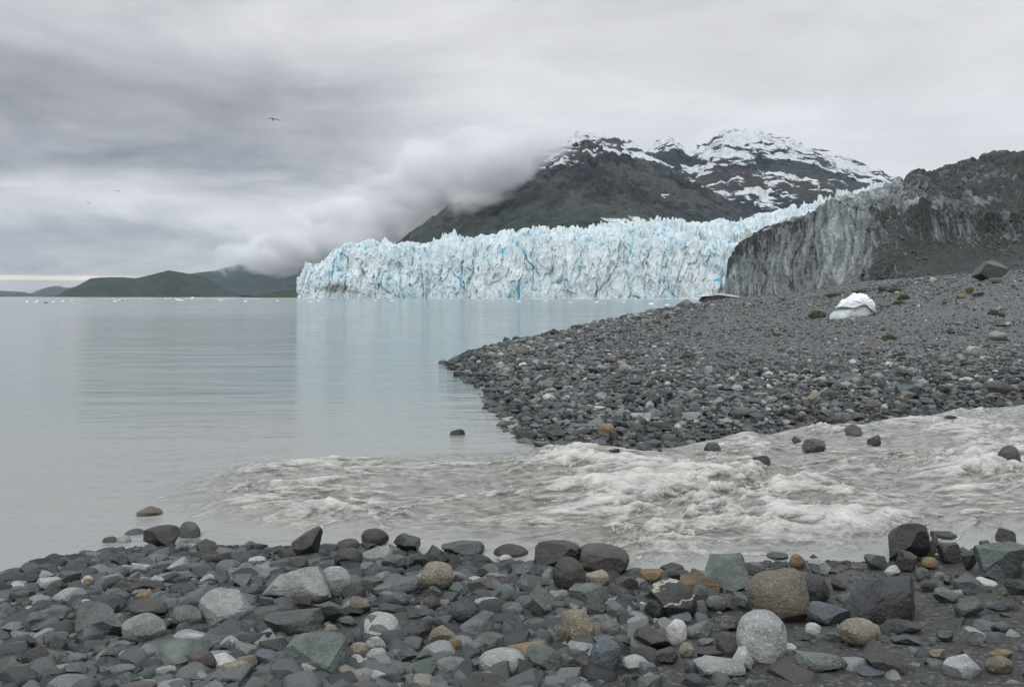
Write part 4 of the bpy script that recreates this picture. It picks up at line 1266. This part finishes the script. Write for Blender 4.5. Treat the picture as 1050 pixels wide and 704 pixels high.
def gull(dih_l, dih_r):
    """one closed skin: body and both wings lofted, then fused by a voxel remesh"""
    vs_, fs_ = [], []

    def loft(secs, k_=10):
        st0 = len(vs_)
        for (c_, ax, ay, ex, ez) in secs:
            for j in range(k_):
                a_ = 2 * math.pi * j / k_
                q_ = Vector(c_) + Vector(ax) * (ex * math.cos(a_)) + Vector(ay) * (ez * math.sin(a_))
                vs_.append(tuple(q_))
        m_ = len(secs)
        for i_ in range(m_ - 1):
            for j in range(k_):
                a_, b_ = st0 + i_ * k_ + j, st0 + i_ * k_ + (j + 1) % k_
                fs_.append((a_, b_, b_ + k_, a_ + k_))
        fs_.append(tuple(range(st0 + k_ - 1, st0 - 1, -1)))
        fs_.append(tuple(range(st0 + (m_ - 1) * k_, st0 + m_ * k_)))
    X1, Y1, Z1 = (1, 0, 0), (0, 1, 0), (0, 0, 1)
    loft([((0, y_, z_), X1, Z1, a_, b_) for y_, z_, a_, b_ in ((-.30, .0, .05, .008), (-.24, .0, .05, .02), (-.14, 0, .06, .055), (0, 0, .075, .075), (.12, .01, .06, .062), (.19, .025, .038, .042), (.24, .03, .036, .04), (.28, .028, .022, .024), (.34, .015, .007, .009))])
    for sg, dih in ((-1, dih_l), (1, dih_r)):
        secs, x_, z_ = [], 0.03, 0.03
        for i_, (ln, ch, sweep) in enumerate(((0, .10, 0), (.16, .10, .03), (.14, .088, .04), (.16, .068, -.01), (.16, .045, -.06), (.12, .012, -.13))):
            a_ = dih[min(i_, len(dih) - 1)]
            x_ += ln * math.cos(a_)
            z_ += ln * math.sin(a_)
            secs.append(((sg * x_, sweep, z_), Y1, Z1, ch, .012 if i_ < 5 else .008))
        loft(secs, 10)
    me = bpy.data.meshes.new('gull')
    me.from_pydata(vs_, [], fs_)
    return me


BIRDS = [(280, 122.5, 96, (0.5, .3, .1, -.5, -.9, -1.0), (0.3, .2, .0, -.05, -.1, -.1), 42, 14, 'dark gull gliding high over the bay, largest of the birds in the sky'),
         (121, 196, 260, (0.6, .5, .4, .2, .1, 0), (.5, .4, .3, .1, 0, 0), 40, 20, 'tiny gull above the wooded hill, upper of the distant pair'),
         (90.5, 207.8, 240, (.4, .2, 0, -.2, -.3, -.3), (.4, .2, 0, -.2, -.3, -.3), 35, 60, 'tiny gull above the wooded hill, lower of the distant pair')]
for uc, vc, yb_, dl, dr, rl, yaw, lab in BIRDS:
    o = link('gull', gull(dl, dr), gmx)
    o.location = ((uc - 525) / F * yb_, yb_, CAMH + (HZ - vc) / F * yb_)
    o.rotation_euler = (R(rl), R(6), R(yaw))
    md = o.modifiers.new('fuse', 'REMESH')
    md.mode = 'VOXEL'
    md.voxel_size = 0.012
    md.use_smooth_shade = True
    tag(o, lab, 'bird', 'gulls in the sky')

# ------------------------------------------------------------------ cloud wrapped round the mountain
def cloud_mat(dens, seed):
    m = bpy.data.materials.new('cloud')
    m.use_nodes = True
    t = m.node_tree
    t.nodes.clear()
    out = t.nodes.new('ShaderNodeOutputMaterial')
    v = t.nodes.new('ShaderNodeVolumePrincipled')
    t.links.new(v.outputs[0], out.inputs['Volume'])
    ob = N(t, 'ShaderNodeTexCoord').outputs['Object']
    pos = N(t, 'ShaderNodeNewGeometry').outputs['Position']
    ln = N(t, 'ShaderNodeVectorMath', {0: ob}, operation='LENGTH').outputs['Value']
    a = NOISE(t, MAP(t, pos, (0.0055, 0.0055, 0.0080), (seed, 0, 0)), 1.0, 6, 0.58, 0.3)
    body = M(t, 'ADD', M(t, 'SUBTRACT', 0.74, ln), M(t, 'MULTIPLY_ADD', a, 2.7, -1.34))
    f = M(t, 'MULTIPLY', SS(t, body, 0.0, 0.45), SS(t, ln, 1.0, 0.80))
    t.links.new(M(t, 'MULTIPLY', f, dens), v.inputs['Density'])
    v.inputs['Color'].default_value = (0.965, 0.965, 0.975, 1)
    v.inputs['Anisotropy'].default_value = 0.2
    return m


cmat = cloud_mat(0.024, 3.0)
cv, cf = ICO[3]
cme = mesh_np('cloud', cv, cf)
CL = [(548, 161, 2250, 46, 25, 170, -6), (500, 176, 2450, 62, 37, 220, -12), (448, 192, 3200, 74, 42, 320, -14), (398, 220, 3760, 74, 34, 340, -10), (340, 244, 3900, 66, 26, 320, -8), (282, 262, 4300, 62, 18, 300, -4)]
for uc, vc, yc, hw, hh, dp, rl in CL:
    o = link('cloud', cme, cmat)
    s = yc / F
    o.location = ((uc - 525) * s, yc, CAMH + (HZ - vc) * s)
    o.scale = (hw * s * 1.45, dp, hh * s * 1.5)
    o.rotation_euler = (0, R(rl), 0)
    tag(o, kind='stuff')

# ------------------------------------------------------------------ haze
hv = np.array([(x, y, z) for z in (-4.5, 1420) for y in (-120, 16800) for x in (-17000, 17000)], float)
hf = np.array([(0, 2, 3, 1), (4, 5, 7, 6), (0, 1, 5, 4), (1, 3, 7, 5), (3, 2, 6, 7), (2, 0, 4, 6)])
hm = bpy.data.materials.new('haze')
hm.use_nodes = True
t = hm.node_tree
t.nodes.clear()
out = t.nodes.new('ShaderNodeOutputMaterial')
v = N(t, 'ShaderNodeVolumePrincipled', {'Color': (0.66, 0.83, 1.0, 1), 'Density': 1.5e-5, 'Anisotropy': 0.0})
t.links.new(v.outputs[0], out.inputs['Volume'])
tag(link('haze', mesh_np('haze', hv, hf, smooth=False), hm), kind='stuff')

# ------------------------------------------------------------------ descriptions of the stones
SHN = {'round': 'rounded', 'angular': 'angular', 'slab': 'flat', 'wedge': 'wedge-shaped', 'block': 'blocky'}
LAND = [(799, 614, 'the big tan boulder'), (904, 611, 'the big black boulder'), (781, 655, 'the speckled granite'), (745, 587, 'the teal faceted boulder'),
        (690, 616, 'the black rock with pale veins'), (571, 570, 'the blocky black waterside boulder'), (619, 574, 'the smooth brown waterside boulder'), (590, 645, 'the round tan granite'),
        (304, 600, 'the long pale slab'), (325, 673, 'the square greenish block'), (108, 636, 'the triangular grey boulder'), (149, 646, 'the round pale boulder beside the triangle'),
        (232, 625, 'the pale block'), (301, 638, 'the greenish block'), (314, 560, 'the jagged black spire'), (930, 557, 'the tall dark waterside boulder'),
        (448, 592, 'the round tan cobble'), (553, 616, 'the upright green stone'), (165, 552, 'the black stone in the shallows'), (515, 680, 'the pale bottom-edge boulder'),
        (1022, 575, 'the green boulder at the right edge'), (408, 601, 'the long grey cigar-shaped stone'), (842, 680, 'the low green slab'), (620, 676, 'the leaning blue-grey stone'), (489, 646, 'the grey pyramid stone')]
LAND_FAR = [(622, 441, 'the ochre boulder'), (671, 411, 'the dark boulder of the far beach'), (879, 313, 'the white ice block'), (1014, 277, 'the big lone boulder under the cliff'),
            (834, 408, 'the tan pyramid stone'), (998, 359, 'the pale flat stone'), (931, 399, 'the blue-grey beach rock'), (1021, 397, 'the long brown slab'), (780, 392, 'the grey wedge stone')]
LAND_ST = [(730, 466, 'the black rock in white water'), (622, 441, 'the ochre boulder'), (834, 408, 'the tan pyramid stone'), (512, 400, 'the gravel point'), (190, 545, 'the near shallows'), (1030, 478, 'the splashed rock at the right edge'), (874, 447, 'the brown rock in the stream')]
SPECIAL = {(799, 614): 'big rounded tan-grey boulder standing on wet sand at the stream side', (904, 611): 'big blocky black boulder leaning on dark sand',
           (781, 655): 'salt-and-pepper speckled granite boulder leaning against the big tan boulder', (745, 587): 'faceted teal-grey boulder with its back in the stream',
           (690, 616): 'black angular rock with pale quartz veins', (571, 570): 'blocky black wet boulder at the stream edge', (619, 574): 'smooth dark brown boulder at the stream edge',
           (590, 645): 'round tan granite boulder among grey cobbles', (304, 600): 'long pale grey slab, biggest rock left of centre', (325, 673): 'square greenish-grey block at the bottom edge',
           (108, 636): 'large triangular speckled grey boulder', (149, 646): 'round pale grey boulder right beside the triangular one', (314, 560): 'jagged black spire of rock at the waterline',
           (930, 557): 'tall dark faceted boulder at the stream edge', (622, 441): 'ochre-brown boulder on the far beach near the stream', (1014, 277): 'big lone greenish boulder under the dark cliff slope',
           (730, 466): 'round black rock ringed by white water', (1030, 478): 'dark rock splashed by white water at the right edge', (671, 411): 'dark angular boulder on the far beach above the ochre one',
           (998, 359): 'pale greenish flat stone lying on fine gravel', (834, 408): 'tan pyramid-shaped stone on the far beach'}
used = set()


def rel(du, dv, far=False):
    a = []
    if abs(dv) > 0.45 * abs(du):
        a.append('below' if dv > 0 else 'above')
    if abs(du) > 0.45 * abs(dv):
        a.append('right of' if du > 0 else 'left of')
    return {('below', 'right of'): 'below and right of', ('below', 'left of'): 'below and left of', ('above', 'right of'): 'above and right of', ('above', 'left of'): 'above and left of'}.get(tuple(a), a[0])


GR = {'near': 'rocks on the near bank', 'far': 'rocks on the far gravel beach', 'stream': 'rocks standing in the stream and bay'}
sp_used = set()
for s in sorted(STONES, key=lambda q_: -q_['w']):
    lab = s.get('lab')
    for (a, b_), tx_ in SPECIAL.items():
        if not lab and (a, b_) not in sp_used and abs(s['u'] - a) < 3 and abs(s['v'] - b_) < 5:
            lab = tx_
            sp_used.add((a, b_))
    if not lab:
        lm = {'near': LAND, 'far': LAND_FAR, 'stream': LAND_ST}[s['zone']]
        lm = sorted(lm, key=lambda q_: math.hypot(q_[0] - s['u'], 1.5 * (q_[1] - s['v'])))
        lm = [q_ for q_ in lm if math.hypot(q_[0] - s['u'], q_[1] - s['v']) > 4]
        size = 'large' if s['w'] > 38 else ('medium' if s['w'] > 22 else 'small')
        colr = {'granite': 'tan', 'speck': 'pale grey', 'vein': 'black'}.get(s['col']) or CNAME[s['col']]
        noun = 'stone' if s['w'] < 22 else 'rock'
        head = f"{size} {colr} {SHN[s['shape']]} {noun}"
        cand = []
        for q_ in lm[:4]:
            close = math.hypot(q_[0] - s['u'], q_[1] - s['v']) < 45
            cand.append(f"{head} {'just ' if close else ''}{rel(s['u'] - q_[0], s['v'] - q_[1])} {q_[2]}")
        for i_ in range(1, 4):
            cand.append(f"{head} between {lm[0][2]} and {lm[i_][2]}")
        cand += [c_.replace(head, head + ' half in gravel') for c_ in cand[:2]]
        ok = [c_ for c_ in cand if c_ not in used and len(c_.split()) <= 16]
        lab = ok[0] if ok else cand[0]
    used.add(lab)
    tag(s['o'], lab, {'boulder': 'boulder', 'rock': 'rock', 'stone': 'stone'}[s['nm']], GR[s['zone']])
